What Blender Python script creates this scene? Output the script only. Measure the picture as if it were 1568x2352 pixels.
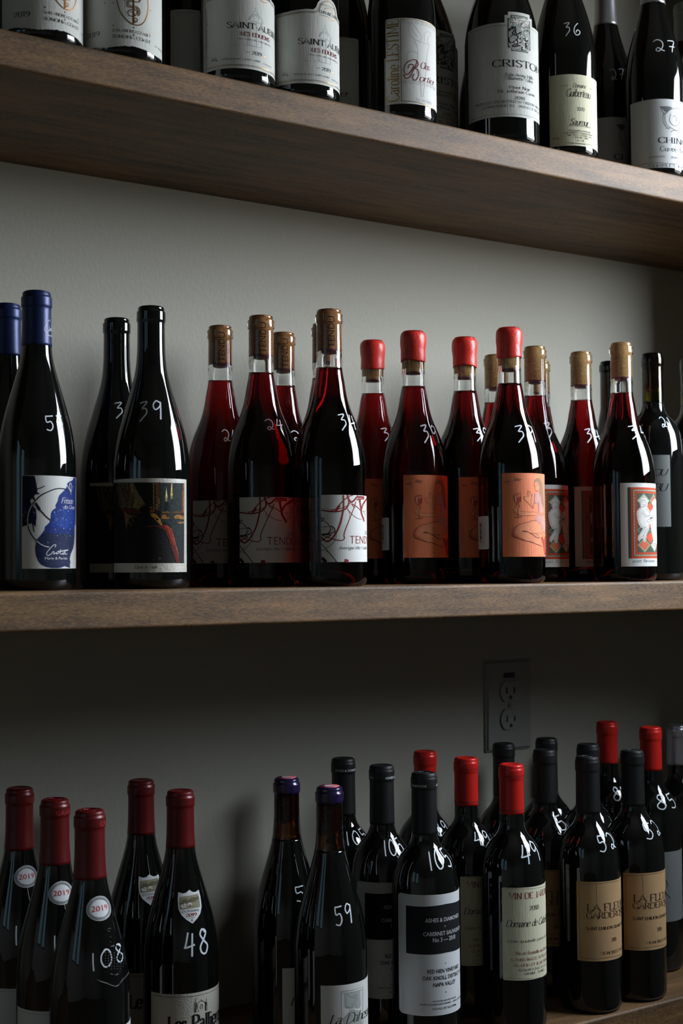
import bpy, bmesh, math, random
from mathutils import Vector, Matrix
from mathutils.geometry import tessellate_polygon
for o in list(bpy.data.objects): bpy.data.objects.remove(o)
SC = bpy.context.scene
PI = math.pi
# ------------------------------------------------------------------ camera
def make_camera():
    th, pi_, ro = .9841, .0410, -.0082
    f = Vector((math.cos(th)*math.cos(pi_), math.sin(th)*math.cos(pi_), math.sin(pi_)))
    r0 = Vector((math.sin(th), -math.cos(th), 0)); u0 = r0.cross(f)
    r = r0*math.cos(ro)+u0*math.sin(ro); u = -r0*math.sin(ro)+u0*math.cos(ro)
    cd = bpy.data.cameras.new('camera'); co = bpy.data.objects.new('camera', cd)
    SC.collection.objects.link(co)
    cd.sensor_fit = 'VERTICAL'; cd.sensor_height = 36.0; cd.lens = 3160.0/2352*36; cd.clip_start = .02
    co.matrix_world = Matrix(((r.x, u.x, -f.x, 0), (r.y, u.y, -f.y, 0), (r.z, u.z, -f.z, 0), (0, 0, 0, 1)))
    cd.dof.use_dof = True; cd.dof.focus_distance = 1.52; cd.dof.aperture_fstop = 8.0
    SC.camera = co
make_camera()
# ------------------------------------------------------------------ view, world, daylight through the windows
SC.view_settings.view_transform = 'Standard'; SC.view_settings.look = 'None'
SC.view_settings.gamma = 1.0; SC.view_settings.use_curve_mapping = False
SC.view_settings.exposure = 0.0
SKY = 27.0
wd = bpy.data.worlds.new('overcast_sky'); SC.world = wd; wd.use_nodes = True
nt = wd.node_tree; bg = nt.nodes['Background']
tc = nt.nodes.new('ShaderNodeTexCoord'); sp = nt.nodes.new('ShaderNodeSeparateXYZ'); rp = nt.nodes.new('ShaderNodeValToRGB')
nt.links.new(tc.outputs['Generated'], sp.inputs[0]); nt.links.new(sp.outputs[2], rp.inputs[0]); nt.links.new(rp.outputs[0], bg.inputs[0])
rp.color_ramp.elements[0].position = 0.0; rp.color_ramp.elements[0].color = (.16, .16, .15, 1)
rp.color_ramp.elements[1].position = .04; rp.color_ramp.elements[1].color = (.86, .92, 1.0, 1)
e = rp.color_ramp.elements.new(1.0); e.color = (.78, .87, 1.0, 1)
bg.inputs[1].default_value = SKY
def portal(name, loc, sx, sy, rot):
    l = bpy.data.lights.new(name, 'AREA'); l.shape = 'RECTANGLE'; l.size = sx; l.size_y = sy
    l.cycles.is_portal = True
    o = bpy.data.objects.new(name, l); o.location = loc; o.rotation_euler = rot; SC.collection.objects.link(o)
# one window in the near right wall; two far left ones widened for fill light
WX, WY0, WY1, WZ0, WZ1 = 1.76, .24, 1.02, .175, .97
VX = -2.6
SLITS = [(-.80, -.12, -.1, 1.15), (.16, .80, -.1, 1.15)]   # sized for fill from the left; added tinted panes dim the sky
portal('window_portal', (WX+.05, (WY0+WY1)/2, (WZ0+WZ1)/2), WZ1-WZ0, WY1-WY0, (0, PI/2, 0))
for a, b_, c, d in SLITS:
    portal('window_portal', (VX-.05, (a+b_)/2, (c+d)/2), d-c, b_-a, (0, -PI/2, 0))
SC.cycles.max_bounces = 14; SC.cycles.transmission_bounces = 14; SC.cycles.glossy_bounces = 5; SC.cycles.diffuse_bounces = 4
SC.cycles.transparent_max_bounces = 8; SC.cycles.volume_bounces = 0; SC.cycles.sample_clamp_indirect = 6; SC.cycles.caustics_reflective = False
SC.cycles.blur_glossy = .3
SC.cycles.use_denoising = True
# ------------------------------------------------------------------ tables
PROF={
'burg':[(0,12.4),(1.2,13.5),(4.5,13.7),(5.8,14.9),(14.5,14.9),(16.5,14.0),(40,14.2),(58,15.2),(70,17.0),(80,19.5),(92,23),(104,26.6),(115,29.8),(126,32.8),(140,35.8),(152,37.6),(170,39.2)],
'slim':[(0,12.4),(1.2,13.2),(4,13.4),(5.3,14.8),(13.5,14.8),(15.5,13.6),(50,13.8),(64,14.0),(77,16.1),(95,19.3),(107,22.8),(118,27.3),(128,31.4),(141,35.3),(154,37.8),(170,39.2)],
'bord':[(0,12.6),(1.2,13.7),(4,13.8),(5.3,14.5),(15,14.5),(17.5,13.7),(50,14.0),(68,14.3),(74,15.6),(79,18),(84.6,22.6),(90,27),(95,30.2),(101,33),(108,35),(118,36.6),(132,37.5)],
}
BT={'M1': (0.5013, 1.3821, 'burg', 0.0385, 0.297), 'M2': (0.5035, 1.3043, 'burg', 0.0385, 0.297), 'M3': (0.6164, 1.3624, 'burg', 0.0395, 0.29), 'M4': (0.6189, 1.2828, 'burg', 0.0395, 0.29), 'M5': (0.7541, 1.3828, 'slim', 0.0387, 0.2975), 'M6': (0.7624, 1.3042, 'slim', 0.0387, 0.2975), 'M7': (0.8395, 1.3845, 'slim', 0.0387, 0.2975), 'M8': (0.8471, 1.3069, 'slim', 0.0387, 0.2975), 'M9': (0.807, 1.2353, 'slim', 0.0387, 0.2975), 'M10': (0.9771, 1.397, 'slim', 0.0392, 0.302), 'M11': (0.9809, 1.3176, 'slim', 0.0392, 0.302), 'M12': (1.0617, 1.3202, 'slim', 0.0392, 0.302), 'M13': (1.1699, 1.3919, 'slim', 0.0392, 0.2985), 'M14': (1.0644, 1.2397, 'slim', 0.0392, 0.302), 'M15': (1.1697, 1.3127, 'slim', 0.0392, 0.2985), 'M16': (1.2571, 1.4018, 'slim', 0.0392, 0.2985), 'M17': (1.2517, 1.3155, 'slim', 0.0392, 0.2985), 'M18': (1.3509, 1.3627, 'slim', 0.038, 0.3), 'M19': (1.2449, 1.2356, 'slim', 0.0392, 0.2985), 'M20': (1.3497, 1.2831, 'bord', 0.038, 0.3), 'M21': (1.4295, 1.2889, 'bord', 0.038, 0.3), 'L1': (0.5266, 1.4118, 'burg', 0.038, 0.2993), 'L2': (0.5296, 1.321, 'burg', 0.038, 0.2993), 'L3': (0.5329, 1.2413, 'burg', 0.038, 0.2993), 'L4': (0.6637, 1.4039, 'burg', 0.0395, 0.296), 'L5': (0.6659, 1.313, 'burg', 0.0395, 0.296), 'L6': (0.805, 1.3265, 'burg', 0.0392, 0.295), 'L7': (0.81, 1.2464, 'burg', 0.0392, 0.295), 'L8': (0.9237, 1.3901, 'bord', 0.0375, 0.3), 'L9': (0.9268, 1.3145, 'bord', 0.0375, 0.3), 'L10': (0.9312, 1.239, 'bord', 0.0375, 0.3), 'L11': (1.0452, 1.3881, 'bord', 0.0375, 0.299), 'L12': (1.0496, 1.312, 'bord', 0.0375, 0.299), 'L13': (1.0565, 1.2367, 'bord', 0.0375, 0.299), 'L14': (1.1773, 1.3926, 'bord', 0.0375, 0.298), 'L15f': (1.1785, 1.3147, 'bord', 0.0375, 0.298), 'L16f': (1.1771, 1.2365, 'bord', 0.0375, 0.298), 'L15': (1.2536, 1.3944, 'bord', 0.0375, 0.299), 'L16': (1.254, 1.3155, 'bord', 0.0375, 0.299), 'L17': (1.2548, 1.2381, 'bord', 0.0375, 0.299), 'L18': (1.3613, 1.3903, 'bord', 0.0375, 0.314), 'L19': (1.3627, 1.3103, 'bord', 0.0375, 0.314), 'L20': (1.5006, 1.392, 'bord', 0.0375, 0.3), 'U1': (0.4815, 1.24, 'burg', 0.0408, 0.297), 'U2': (0.5653, 1.24, 'burg', 0.0408, 0.297), 'U4': (0.6967, 1.238, 'burg', 0.0392, 0.297), 'U5': (0.7778, 1.238, 'burg', 0.0392, 0.297), 'U7': (0.9099, 1.238, 'burg', 0.0385, 0.297), 'U9': (1.0615, 1.243, 'burg', 0.044, 0.297), 'U10': (1.1575, 1.238, 'burg', 0.0388, 0.297), 'U12': (1.3146, 1.238, 'burg', 0.0385, 0.297), 'U3': (0.682, 1.322, 'burg', 0.0392, 0.297), 'U6': (0.8787, 1.322, 'burg', 0.0385, 0.297), 'U8': (1.0118, 1.335, 'burg', 0.044, 0.297), 'U11': (1.313, 1.322, 'burg', 0.0385, 0.297), 'U13': (1.4667, 1.322, 'burg', 0.038, 0.297), 'U14': (1.412, 1.24, 'burg', 0.0385, 0.297), 'U15': (1.495, 1.24, 'burg', 0.0385, 0.297), 'U16': (1.578, 1.24, 'burg', 0.0385, 0.297), 'U17': (1.58, 1.33, 'burg', 0.0385, 0.297), 'U18': (1.1830714601812211, 1.415, 'burg', 0.0385, 0.297)}
MARKS={'M2': ('53', 11.0, 164.1, 22.1, 14.6), 'M4': ('39', -26.3, 180.2, 25.8, 18.4), 'M3': ('39', -1.9, 188.7, 27.4, 15.8), 'M5': ('24', -6.9, 169.4, 20.8, 13.6), 'M6': ('24', 0.7, 175.3, 24.5, 12.1), 'M7': ('24', 11.8, 173.7, 26.7, 11.9), 'M9': ('34', 10.0, 174.8, 25.6, 16.2), 'M10': ('39', 17.6, 183.1, 32.0, 14.8), 'M11': ('39', 4.8, 178.0, 27.0, 19.7), 'M12': ('39', 9.6, 181.2, 29.0, 14.6), 'M14': ('39', -2.4, 173.9, 31.3, 18.4), 'M15': ('34', 29.4, 191.2, 35.4, 17.4), 'M17': ('34', -4.9, 188.2, 26.2, 16.7), 'M19': ('34', 12.2, 185.7, 37.5, 15.5), 'M20': ('21', -12.1, 206.5, 18.8, 14.5), 'U10': ('36', -25.7, 155.4, 21.3, 15.8), 'U12': ('27', -18.3, 168.5, 34.5, 16.6), 'U11': ('27', -20.4, 155.9, 22.0, 15.4), 'L3': ('108', 10.3, 167.3, 39.9, 15.7), 'L5': ('48', 0.3, 145.4, 28.1, 24.0), 'L7': ('59', -7.3, 167.0, 21.7, 18.6), 'L6': ('59', 10.1, 173.8, 29.4, 15.3), 'L8': ('105', 6.0, 209.8, 35.1, 14.3), 'L9': ('105', -4.7, 210.4, 27.2, 15.9), 'L10': ('105', 2.2, 208.7, 31.9, 18.3), 'L11': ('49', 9.1, 207.4, 23.9, 14.9), 'L12': ('49', 4.7, 207.4, 24.9, 14.3), 'L13': ('49', 5.1, 202.0, 29.5, 20.2), 'L16f': ('52', 0.9, 200.8, 27.8, 17.7), 'L17': ('52', 9.7, 205.5, 32.1, 17.1), 'L19': ('85', -3.2, 220.2, 34.2, 17.0), 'L18': ('85', -7.6, 220.3, 25.9, 16.4), 'L15f': ('52', 31.5, 211.0, 37.3, 16.1), 'L2': ('108', 3.4, 166.2, 35.8, 15.6), 'L1': ('108', -2.1, 155.7, 35.0, 19.3), 'L4': ('48', 9.9, 140.7, 30.6, 22.2)}
CREST=[[2.2,171.0],[7.7,170.5],[13.5,169.9],[19.6,169.1],[26.4,168.3],[34.2,167.2],[43.9,165.7],[1.8,168.7],[7.2,168.2],[12.8,167.6],[18.8,166.8],[25.4,166.0],[32.9,164.9],[42.1,163.5],[1.4,166.4],[6.6,165.8],[12.2,165.2],[18.1,164.5],[24.5,163.6],[31.7,162.6],[40.5,161.2],[1.0,164.0],[6.2,163.5],[11.6,162.9],[17.4,162.2],[23.6,161.3],[30.7,160.3],[39.2,158.9],[0.7,161.7],[5.7,161.1],[11.1,160.5],[16.7,159.8],[22.9,159.0],[29.8,158.0],[37.9,156.7],[5.4,158.8],[10.6,158.2],[16.2,157.5],[22.2,156.6],[28.9,155.6],[36.8,154.4],[10.2,155.8],[15.7,155.1],[21.6,154.3],[28.2,153.3]]
CRESTL=[[[-14.3,148.6],[-1.1,144.8],[17.3,139.4],[33.1,143.3],[63.7,146.1]],[[8.2,151.8],[19.0,149.4],[27.5,151.1]],[[4.1,190.0],[15.0,191.1],[27.2,190.5]],[[17.0,183.5],[20.0,179.9],[15.1,179.1]],[[3.0,186.1],[12.3,189.0],[21.1,187.8]],[[13.6,175.2],[25.9,175.1],[37.1,171.5]]]
ART={
'night':[['P','navy',1,[[-0.11,89.81],[11.92,89.73],[12.76,86.5],[13.6,82.21],[14.24,77.91],[14.87,76.19],[14.24,74.47],[15.5,73.19],[17.6,72.34],[14.66,71.68],[12.57,71.67],[11.31,69.73],[12.36,67.16],[12.57,65.01],[9.63,68.02],[7.73,65.45],[9.22,62.01],[11.32,59.43],[13.21,57.28],[13.63,52.13],[13.84,49.55],[13.22,43.54],[13.01,39.68],[11.97,41.4],[9.23,43.98],[5.42,42.29],[-0.04,40.21]]],
['P','navy',1,[[9.23,43.98],[10.5,43.55],[11.55,37.97],[12.18,34.97],[11.13,35.83],[10.08,40.12]]],
['P','blue',1,[[58.29,89.55],[57.19,87.28],[49.38,84.86],[46.92,83.2],[46.59,80.56],[44.03,77.39],[39.94,74.18],[36.72,71.46],[35.44,68.82],[34.94,65.78],[32.24,61.38],[32.73,58.8],[28.96,56.13],[27.6,53.09],[27.15,47.49],[26.03,44.46],[21.88,40.55],[21.45,37.54],[19.32,34.1],[16.79,31.1],[13.23,27.25],[13.45,23.82],[12.61,21.25],[12.83,15.68],[13.88,11.39],[15.55,7.1],[18.5,3.65],[22.77,1.48],[28.07,0.37],[35.72,0.32],[39.4,0.95],[42.82,2.24],[46.59,1.36],[52.08,0.25],[50.5,3.09],[52.49,5.7],[50.88,9.18],[52.92,14.43],[58.26,20.17],[60.74,25.91],[62.18,31.21],[62.19,40.89],[65.88,44.52],[66.89,57.81],[65.92,71.02],[67.5,84.39],[65.94,89.82]]],
['P','bluemid',2,[[35.45,56.7],[39.94,58.12],[49.38,57.99],[63.87,57.68],[65.88,46.73],[60.75,40.84],[49.38,38.36],[37.25,39.43],[29.89,40.19],[25.37,41.01],[28.05,44.48],[27.6,50.51],[29.89,54.86]]],
['P','navymid',2,[[21.89,35.83],[29.89,34.16],[39.95,33.41],[53.35,34.08],[60.74,32.06],[58.84,22.37],[52.49,15.3],[50.5,7.44],[51.67,0.91],[42.82,2.67],[35.72,0.75],[28.07,0.8],[22.77,1.91],[18.71,4.08],[15.97,7.52],[14.29,11.82],[13.24,16.11],[13.03,21.25],[13.86,26.39]]],
['L','ink',1.1,3,[[48.3,75.85],[44.65,77.42],[37.24,77.9],[31.28,76.92],[25.35,74.61],[19.3,71.5],[14.25,67.16],[9.64,61.58],[6.68,55.15],[5.5,48.3],[5.63,41.43],[7.55,35.42],[10.51,30.69],[13.86,26.82]],1],
['L','white',0.7,4,[[9.64,61.58],[6.68,55.15],[5.5,48.3],[5.63,41.86]],1],
['L','white',0.8,4,[[13.86,26.82],[18.06,23.37],[21.89,21.65],[25.82,20.79]],1],
['L','ink',1.2,3,[[12.57,63.51],[15.51,59.43],[16.77,56.86],[19.31,54.29],[22.74,50.45],[26.92,47.05]],1],
['L','ink',2.6,3,[[12.99,63.08],[14.67,60.29],[16.77,56.86]],1],
['L','ink',0.9,3,[[14.66,77.05],[18.02,78.15],[21.64,80.06]],1],
['L','white',0.65,4,[[31.54,20.37],[32.74,22.53],[30.83,22.96],[27.16,19.93],[24.06,16.07],[23.19,13.92],[24.94,12.63],[28.07,14.34],[29.9,16.49],[30.84,15.63],[30.37,13.91],[32.26,14.77],[33.72,15.64],[33.47,13.91],[34.96,14.78],[37.0,15.65]],1],
['L','white',0.65,4,[[38.05,18.67],[37.79,14.35],[39.95,14.36],[41.94,15.66],[40.51,13.93],[42.82,14.37],[43.42,17.84],[44.03,13.94],[46.59,14.39]],1],
['L','white',1.0,4,[[34.46,16.5],[39.95,16.95],[47.95,18.09]],1],
['T','Marie & Florian',21.69,8.78,25.23,2.43,'white','sans',3,0],
['T','Frisson',39.12,63.52,18.06,5.74,'white','script',3,0],
['T','des Cimes',41.64,58.17,19.82,3.97,'white','script',3,0],
['L','white',0.6,4,[[46.59,81.44],[50.13,77.68],[52.93,75.19],[51.29,79.05],[50.13,82.05],[52.51,83.93],[54.71,80.11],[53.8,75.68]],1],
['L','white',0.5,4,[[52.51,76.05],[52.93,72.57]],1],
['D','star',0.44,4,[[31.29,54.67],[37.78,56.98],[40.79,48.81],[45.28,47.62],[31.92,38.06],[34.35,31.91],[51.28,38.84],[51.28,31.95],[54.24,45.26],[60.75,42.38],[3.25,54.67],[11.41,54.15],[0.52,52.08],[41.93,39.16],[24.63,25.31],[48.3,56.21],[58.29,80.75]]],
['D','star',0.2,4,[[33.96,46.03],[31.87,47.0],[52.03,43.86],[50.55,49.47],[35.03,43.87],[32.32,47.32],[58.45,48.61],[53.29,47.41],[32.85,58.89],[35.92,56.11],[54.51,56.84],[55.79,44.65],[46.99,46.81],[41.54,47.77],[30.23,44.84],[58.89,46.49],[35.66,55.11],[57.36,60.62],[54.19,55.5],[41.61,56.39],[39.31,46.68],[32.03,53.36],[42.42,53.39],[40.49,60.18],[32.91,35.3],[38.78,48.13],[35.02,43.18],[37.18,50.34],[43.18,54.98],[57.1,49.32],[33.77,49.08],[50.55,53.5],[36.49,52.77],[32.44,51.64],[47.92,50.14],[56.63,42.58],[60.58,53.36],[50.96,37.41],[38.72,43.5],[52.8,53.23],[35.48,48.19],[31.41,44.9],[37.9,45.74],[37.37,42.3],[35.4,38.18],[39.1,41.86],[33.23,48.54],[32.22,49.51],[47.17,49.62],[41.07,49.12],[34.3,47.54],[42.25,50.41],[50.9,63.71],[40.69,42.01],[34.11,51.39],[39.02,49.53],[34.29,42.68],[41.31,56.64],[33.23,46.31],[33.84,48.22],[58.49,65.64],[38.5,56.62],[46.63,14.78],[41.86,11.93],[31.11,32.14],[22.23,7.95],[46.58,6.32],[26.07,14.65],[42.21,15.12],[42.84,18.7],[36.65,13.75],[23.97,6.43],[49.33,32.98],[50.1,5.16],[37.14,33.71],[46.54,31.26],[49.97,14.39],[17.73,29.79],[35.95,17.38],[40.09,6.23],[22.45,34.87],[47.65,34.87],[45.51,31.61],[42.64,10.74],[45.57,18.01],[45.61,28.93],[37.26,24.81],[46.21,11.04],[30.37,18.69],[16.73,33.9],[34.51,19.87],[44.99,16.21],[20.06,23.75],[40.92,18.84],[16.28,9.1],[43.38,32.54],[32.76,23.21],[10.08,55.05],[3.48,52.38],[12.18,58.38],[2.03,50.32],[11.24,51.94],[5.9,46.63],[9.95,58.82],[11.19,56.83],[4.32,46.97],[5.77,47.55],[2.68,46.4],[2.78,57.6]]]],
'painting':[['P','pdark',1,[[0.02,90.91],[28.57,90.04],[50.72,89.65],[72.78,89.6],[89.64,89.95],[88.65,8.91],[-0.45,9.51]]],
['P','pteal',2,[[60.2,88.93],[85.56,89.75],[85.4,60.09],[87.09,52.66],[87.73,9.45],[81.97,9.98],[75.73,27.48],[71.39,44.92],[66.71,48.57],[61.18,52.23],[60.39,60.67]]],
['P','pcream',2,[[9.74,90.09],[32.81,89.38],[36.8,81.36],[41.18,74.43],[44.9,68.85],[44.9,67.0],[41.16,64.94],[37.87,61.82],[32.75,64.03],[27.24,64.17],[23.23,65.34],[18.0,63.92],[14.17,66.72],[11.8,77.46],[8.59,85.61]]],
['L','pbrown',1.6,3,[[17.26,89.44],[18.84,82.46],[23.94,72.73],[25.28,65.28]],1],
['L','pbrown',1.6,3,[[27.3,89.29],[27.92,82.13],[25.95,70.55]],1],
['L','pbrown',1.6,3,[[12.82,88.06],[13.73,77.37],[16.78,66.62]],1],
['L','pbrown',1.6,3,[[21.87,89.24],[22.57,84.44],[25.97,77.96]],1],
['L','pbrown',1.6,3,[[30.37,66.2],[32.18,70.38],[32.79,80.4]],1],
['P','pcream2',3,[[28.57,89.25],[32.52,89.23],[36.24,81.37],[40.64,74.44],[44.37,68.59],[37.88,63.93],[32.76,65.09],[31.59,71.45],[32.2,77.77],[29.18,83.14]]],
['P','pmaroon',3,[[14.61,64.04],[23.92,64.26],[33.34,63.49],[40.07,60.74],[41.14,58.61],[35.63,58.7],[27.23,59.41],[17.19,62.36]]],
['P','pochre',3,[[20.33,61.72],[24.59,59.48],[28.49,57.27],[37.86,56.03],[30.95,55.63],[27.22,54.13],[24.9,45.2],[26.55,44.11],[23.87,44.16],[22.5,52.66]]],
['L','pochre',1.1,3,[[27.86,54.11],[25.91,50.46],[29.72,48.79],[30.32,46.14]],1],
['L','pochre',0.8,3,[[30.95,54.57],[33.31,50.3]],1],
['P','pblack',4,[[40.07,64.43],[44.9,66.48],[48.57,65.92],[50.13,63.28],[49.08,59.07],[50.64,57.48],[46.45,56.45],[42.22,58.6],[40.07,61.26]]],
['P','pochre2',4,[[49.6,58.54],[53.25,59.06],[55.87,57.48],[60.1,52.75],[61.7,46.95],[60.08,46.95],[56.9,50.1],[54.8,51.68],[53.76,53.79],[50.63,55.9]]],
['D','pblack',1.3,5,[[56.64,52.74]]],
['D','pblack',0.87,5,[[51.69,63.28]]],
['P','pbrown2',3,[[44.9,66.48],[53.26,64.86],[54.3,60.64],[49.6,59.59],[47.52,63.29]]],
['P','pgold',2,[[52.54,88.86],[59.13,88.91],[59.33,65.94],[56.93,61.17],[53.0,64.86]]],
['P','pbrown',3,[[57.54,88.9],[59.94,88.92],[59.86,61.72],[57.19,61.18]]],
['L','pdark',1.5,4,[[53.85,87.02],[55.68,85.71],[54.36,84.12]],1],
['D','pcream2',0.49,5,[[56.21,85.98]]],
['L','pdark',1.5,4,[[53.84,83.06],[55.67,81.75],[54.35,80.16]],1],
['D','pcream2',0.49,5,[[56.2,82.02]]],
['L','pdark',1.5,4,[[53.82,79.1],[55.66,77.79],[54.34,76.2]],1],
['D','pcream2',0.49,5,[[56.18,78.06]]],
['L','pdark',1.5,4,[[53.81,75.14],[55.65,73.83],[54.33,72.24]],1],
['D','pcream2',0.49,5,[[56.17,74.1]]],
['L','pdark',1.5,4,[[53.8,71.19],[55.64,69.87],[54.32,68.29]],1],
['D','pcream2',0.49,5,[[56.16,70.14]]],
['L','pdark',1.5,4,[[53.79,67.23],[55.63,65.92],[54.31,64.33]],1],
['D','pcream2',0.49,5,[[56.15,66.18]]],
['P','pcream2',4,[[53.01,66.97],[56.95,68.03],[56.94,63.81],[54.31,63.28]]],
['L','pcream2',0.9,4,[[53.07,88.86],[53.01,68.02]],1],
['L','pcream2',0.8,4,[[58.19,74.38],[58.27,68.04]],1],
['P','pflame',4,[[65.97,85.06],[66.69,79.26],[67.25,75.03],[66.78,71.85],[65.37,71.82],[64.99,74.99],[65.39,79.23]]],
['P','pflame',4,[[71.55,89.19],[72.6,89.22],[72.57,82.05],[73.05,77.82],[72.42,74.62],[70.89,74.58],[70.6,77.75],[71.04,82.01]]],
['L','pdark',0.6,5,[[66.0,74.48],[66.1,72.1]],1],
['L','pdark',0.6,5,[[71.69,77.25],[71.74,74.81]],1],
['P','pcream2',4,[[64.25,71.54],[68.22,71.77],[67.93,70.7],[64.52,70.54]]],
['P','pcream2',4,[[69.82,74.13],[74.11,74.45],[73.85,73.38],[70.17,73.19]]],
['P','pdark',4,[[64.8,70.54],[67.93,70.6],[69.06,61.3],[64.5,61.23]]],
['P','pgold',4,[[61.2,60.14],[85.41,61.16],[86.25,60.01],[61.2,58.82]]],
['P','pdark2',4,[[59.05,58.81],[88.49,59.38],[88.46,53.23],[59.03,52.74]]],
['P','pgold2',5,[[61.19,57.24],[65.6,57.81],[66.16,54.91],[69.63,55.48],[69.04,53.36],[60.64,53.28]]],
['P','pgold2',5,[[74.55,56.1],[78.56,57.77],[88.48,56.97],[88.46,53.23],[75.19,53.72]]],
['P','pteal',5,[[69.65,59.72],[73.61,59.79],[73.58,51.84],[69.62,51.78]]],
['L','pcream2',0.5,6,[[60.66,60.03],[69.65,60.35]],1],
['L','pgold',0.6,6,[[60.64,53.17],[69.04,53.25]],1],
['D','pcream2',0.49,6,[[76.85,56.94],[67.32,61.27],[62.53,50.65],[71.77,66.28]]],
['P','pgold2',3,[[78.88,50.34],[88.44,51.09],[88.43,49.22],[80.66,48.78]]],
['P','prust',3,[[86.86,89.54],[88.96,89.65],[88.78,59.39],[86.25,59.31]]],
['L','pochre2',1.0,4,[[87.48,89.04],[87.23,77.25],[87.63,68.71],[87.14,61.21]],1],
['L','pgold',0.9,4,[[85.36,82.52],[85.07,60.08]],1],
['P','pred',4,[[43.26,45.42],[50.61,46.69],[57.42,46.68],[62.8,47.49],[67.27,46.99],[70.19,44.9],[71.99,41.22],[74.47,34.36],[77.73,24.84],[80.51,15.83],[82.34,9.19],[77.66,8.93],[72.53,21.64],[67.81,34.31],[64.44,41.69],[58.48,44.83],[53.22,45.62],[47.47,44.86]]],
['P','pred2',5,[[63.34,46.96],[67.27,46.73],[69.89,44.37],[71.68,40.16],[75.73,27.48],[73.49,26.94],[70.16,35.38],[67.26,41.71]]],
['L','pred3',0.8,6,[[70.49,44.38],[72.6,39.64],[76.39,27.48],[79.79,16.36]],1],
['D','pgrey',1.19,5,[[59.19,13.86]]],
['T','Dans le Vide',33.5,3.71,23.54,3.36,'ink','script',3,0]],
'tendril':[['L','trust',1.66,2,[[23.53,70.02],[23.86,65.55],[23.91,57.51],[22.8,50.87],[20.9,42.84],[18.31,35.52],[15.08,29.61],[11.54,24.76],[8.04,22.0],[5.25,21.68],[2.44,23.45],[0.32,26.26]],1],
['L','trust',1.44,2,[[-0.0,54.33],[7.24,53.17],[14.21,52.6],[19.54,53.13],[24.71,54.73],[28.21,57.56],[29.84,61.08],[29.69,65.63],[28.32,69.46],[27.93,69.97]],1],
['L','trust',1.87,2,[[28.33,69.98],[30.29,65.29],[33.2,62.9],[36.78,64.73],[40.2,67.99],[42.85,69.49]],1],
['L','trust',1.01,2,[[15.63,54.0],[19.23,59.23],[22.91,63.44],[27.12,66.64],[31.57,69.17],[35.47,70.03]],1],
['L','trust',2.3,2,[[15.27,53.47],[17.77,56.44],[19.59,59.23]],1],
['L','trust',0.79,2,[[17.76,55.04],[23.6,57.16],[27.04,58.24],[31.49,61.46],[35.4,64.0],[38.69,65.84]],1],
['L','trust',0.94,2,[[39.15,63.39],[36.7,57.36],[33.5,50.64],[30.08,43.6],[26.84,36.24],[24.88,31.34],[24.09,27.51],[24.63,24.72],[21.82,22.45],[17.5,22.81],[12.24,24.06],[6.33,26.19],[0.34,28.35]],1],
['L','trust',0.5,2,[[27.41,56.5],[30.18,53.39],[33.5,50.29],[37.99,47.22],[42.53,45.55],[49.21,45.19]],1],
['L','trust',0.86,2,[[33.18,61.14],[37.66,59.49],[42.68,56.81],[46.72,54.46]],1],
['L','trust',0.72,2,[[33.18,60.97],[35.35,58.74],[38.1,56.69]],1],
['L','trust',2.74,2,[[45.98,66.78],[46.22,62.2],[47.4,56.95],[48.63,51.35],[51.45,47.19],[54.76,43.04]],1],
['L','trust',2.45,2,[[48.7,55.58],[51.71,60.63],[57.37,64.41],[69.58,69.26]],1],
['L','trust',2.16,2,[[41.76,68.04],[46.32,68.56],[55.37,68.22]],1],
['L','trust',1.15,2,[[40.17,65.18],[45.68,66.42],[55.33,66.62]],1],
['L','trust',0.43,2,[[42.82,67.37],[45.02,62.16],[48.07,58.03]],1],
['L','trust',0.43,2,[[55.25,63.61],[61.24,59.6],[62.84,54.68],[59.39,49.93],[52.37,53.58]],1],
['L','trust',0.43,2,[[50.08,54.22],[57.06,53.39],[62.95,56.82]],1],
['L','trust',0.43,2,[[59.39,49.93],[58.04,47.4],[54.84,46.59]],1],
['L','trust',0.36,2,[[27.41,56.5],[29.77,53.74],[30.76,50.6],[30.93,47.11]],1],
['L','trust',0.72,2,[[10.74,55.06],[12.12,53.31],[13.18,55.05],[15.63,54.69]],1],
['L','trust',0.29,2,[[0.19,56.24],[5.51,55.81],[10.73,54.36]],1],
['L','tdark',0.72,2,[[0.46,43.68],[4.7,41.88],[8.17,38.36],[9.53,34.52],[8.82,32.09],[6.71,29.67]],1],
['L','tdark',1.01,2,[[10.26,37.99],[13.37,35.54],[14.4,32.75],[12.29,30.67],[7.05,29.49],[0.34,29.33]],1],
['L','tdark',0.5,2,[[0.04,36.37],[5.37,37.17],[10.6,36.95],[11.98,35.55],[9.86,32.08],[7.06,29.84]],1],
['L','tdark',0.43,2,[[14.05,32.75],[15.6,28.56],[15.04,24.39],[12.2,19.88],[8.0,16.09],[0.21,12.17]],1],
['L','tdark',0.94,2,[[0.34,28.35],[5.3,28.47],[9.83,28.25],[8.43,26.87],[3.51,24.48],[-0.07,22.09]],1],
['L','tdark',0.86,2,[[0.26,18.61],[5.18,12.99],[10.36,7.03],[15.89,0.04]],1],
['L','tdark',0.36,2,[[0.21,11.99],[4.11,11.61],[6.56,10.89],[5.51,10.2]],1],
['L','tdark',3.6,2,[[-0.03,4.34],[2.63,2.23],[4.72,-0.22]],1],
['L','tdark',0.58,2,[[1.54,45.41],[2.44,46.09],[3.49,45.21],[2.6,44.35],[1.54,45.06]],1],
['L','tdark',1.44,2,[[0.12,47.17],[0.26,41.94]],1],
['L','tdark',0.36,2,[[1.45,32.87],[3.6,35.62],[5.01,37.0]],1],
['L','trust',4.46,2,[[27.11,2.75],[26.31,-0.38]],1],
['T','TENDU',30.86,19.14,38.58,8.41,'trust','light',3,0],
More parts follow.
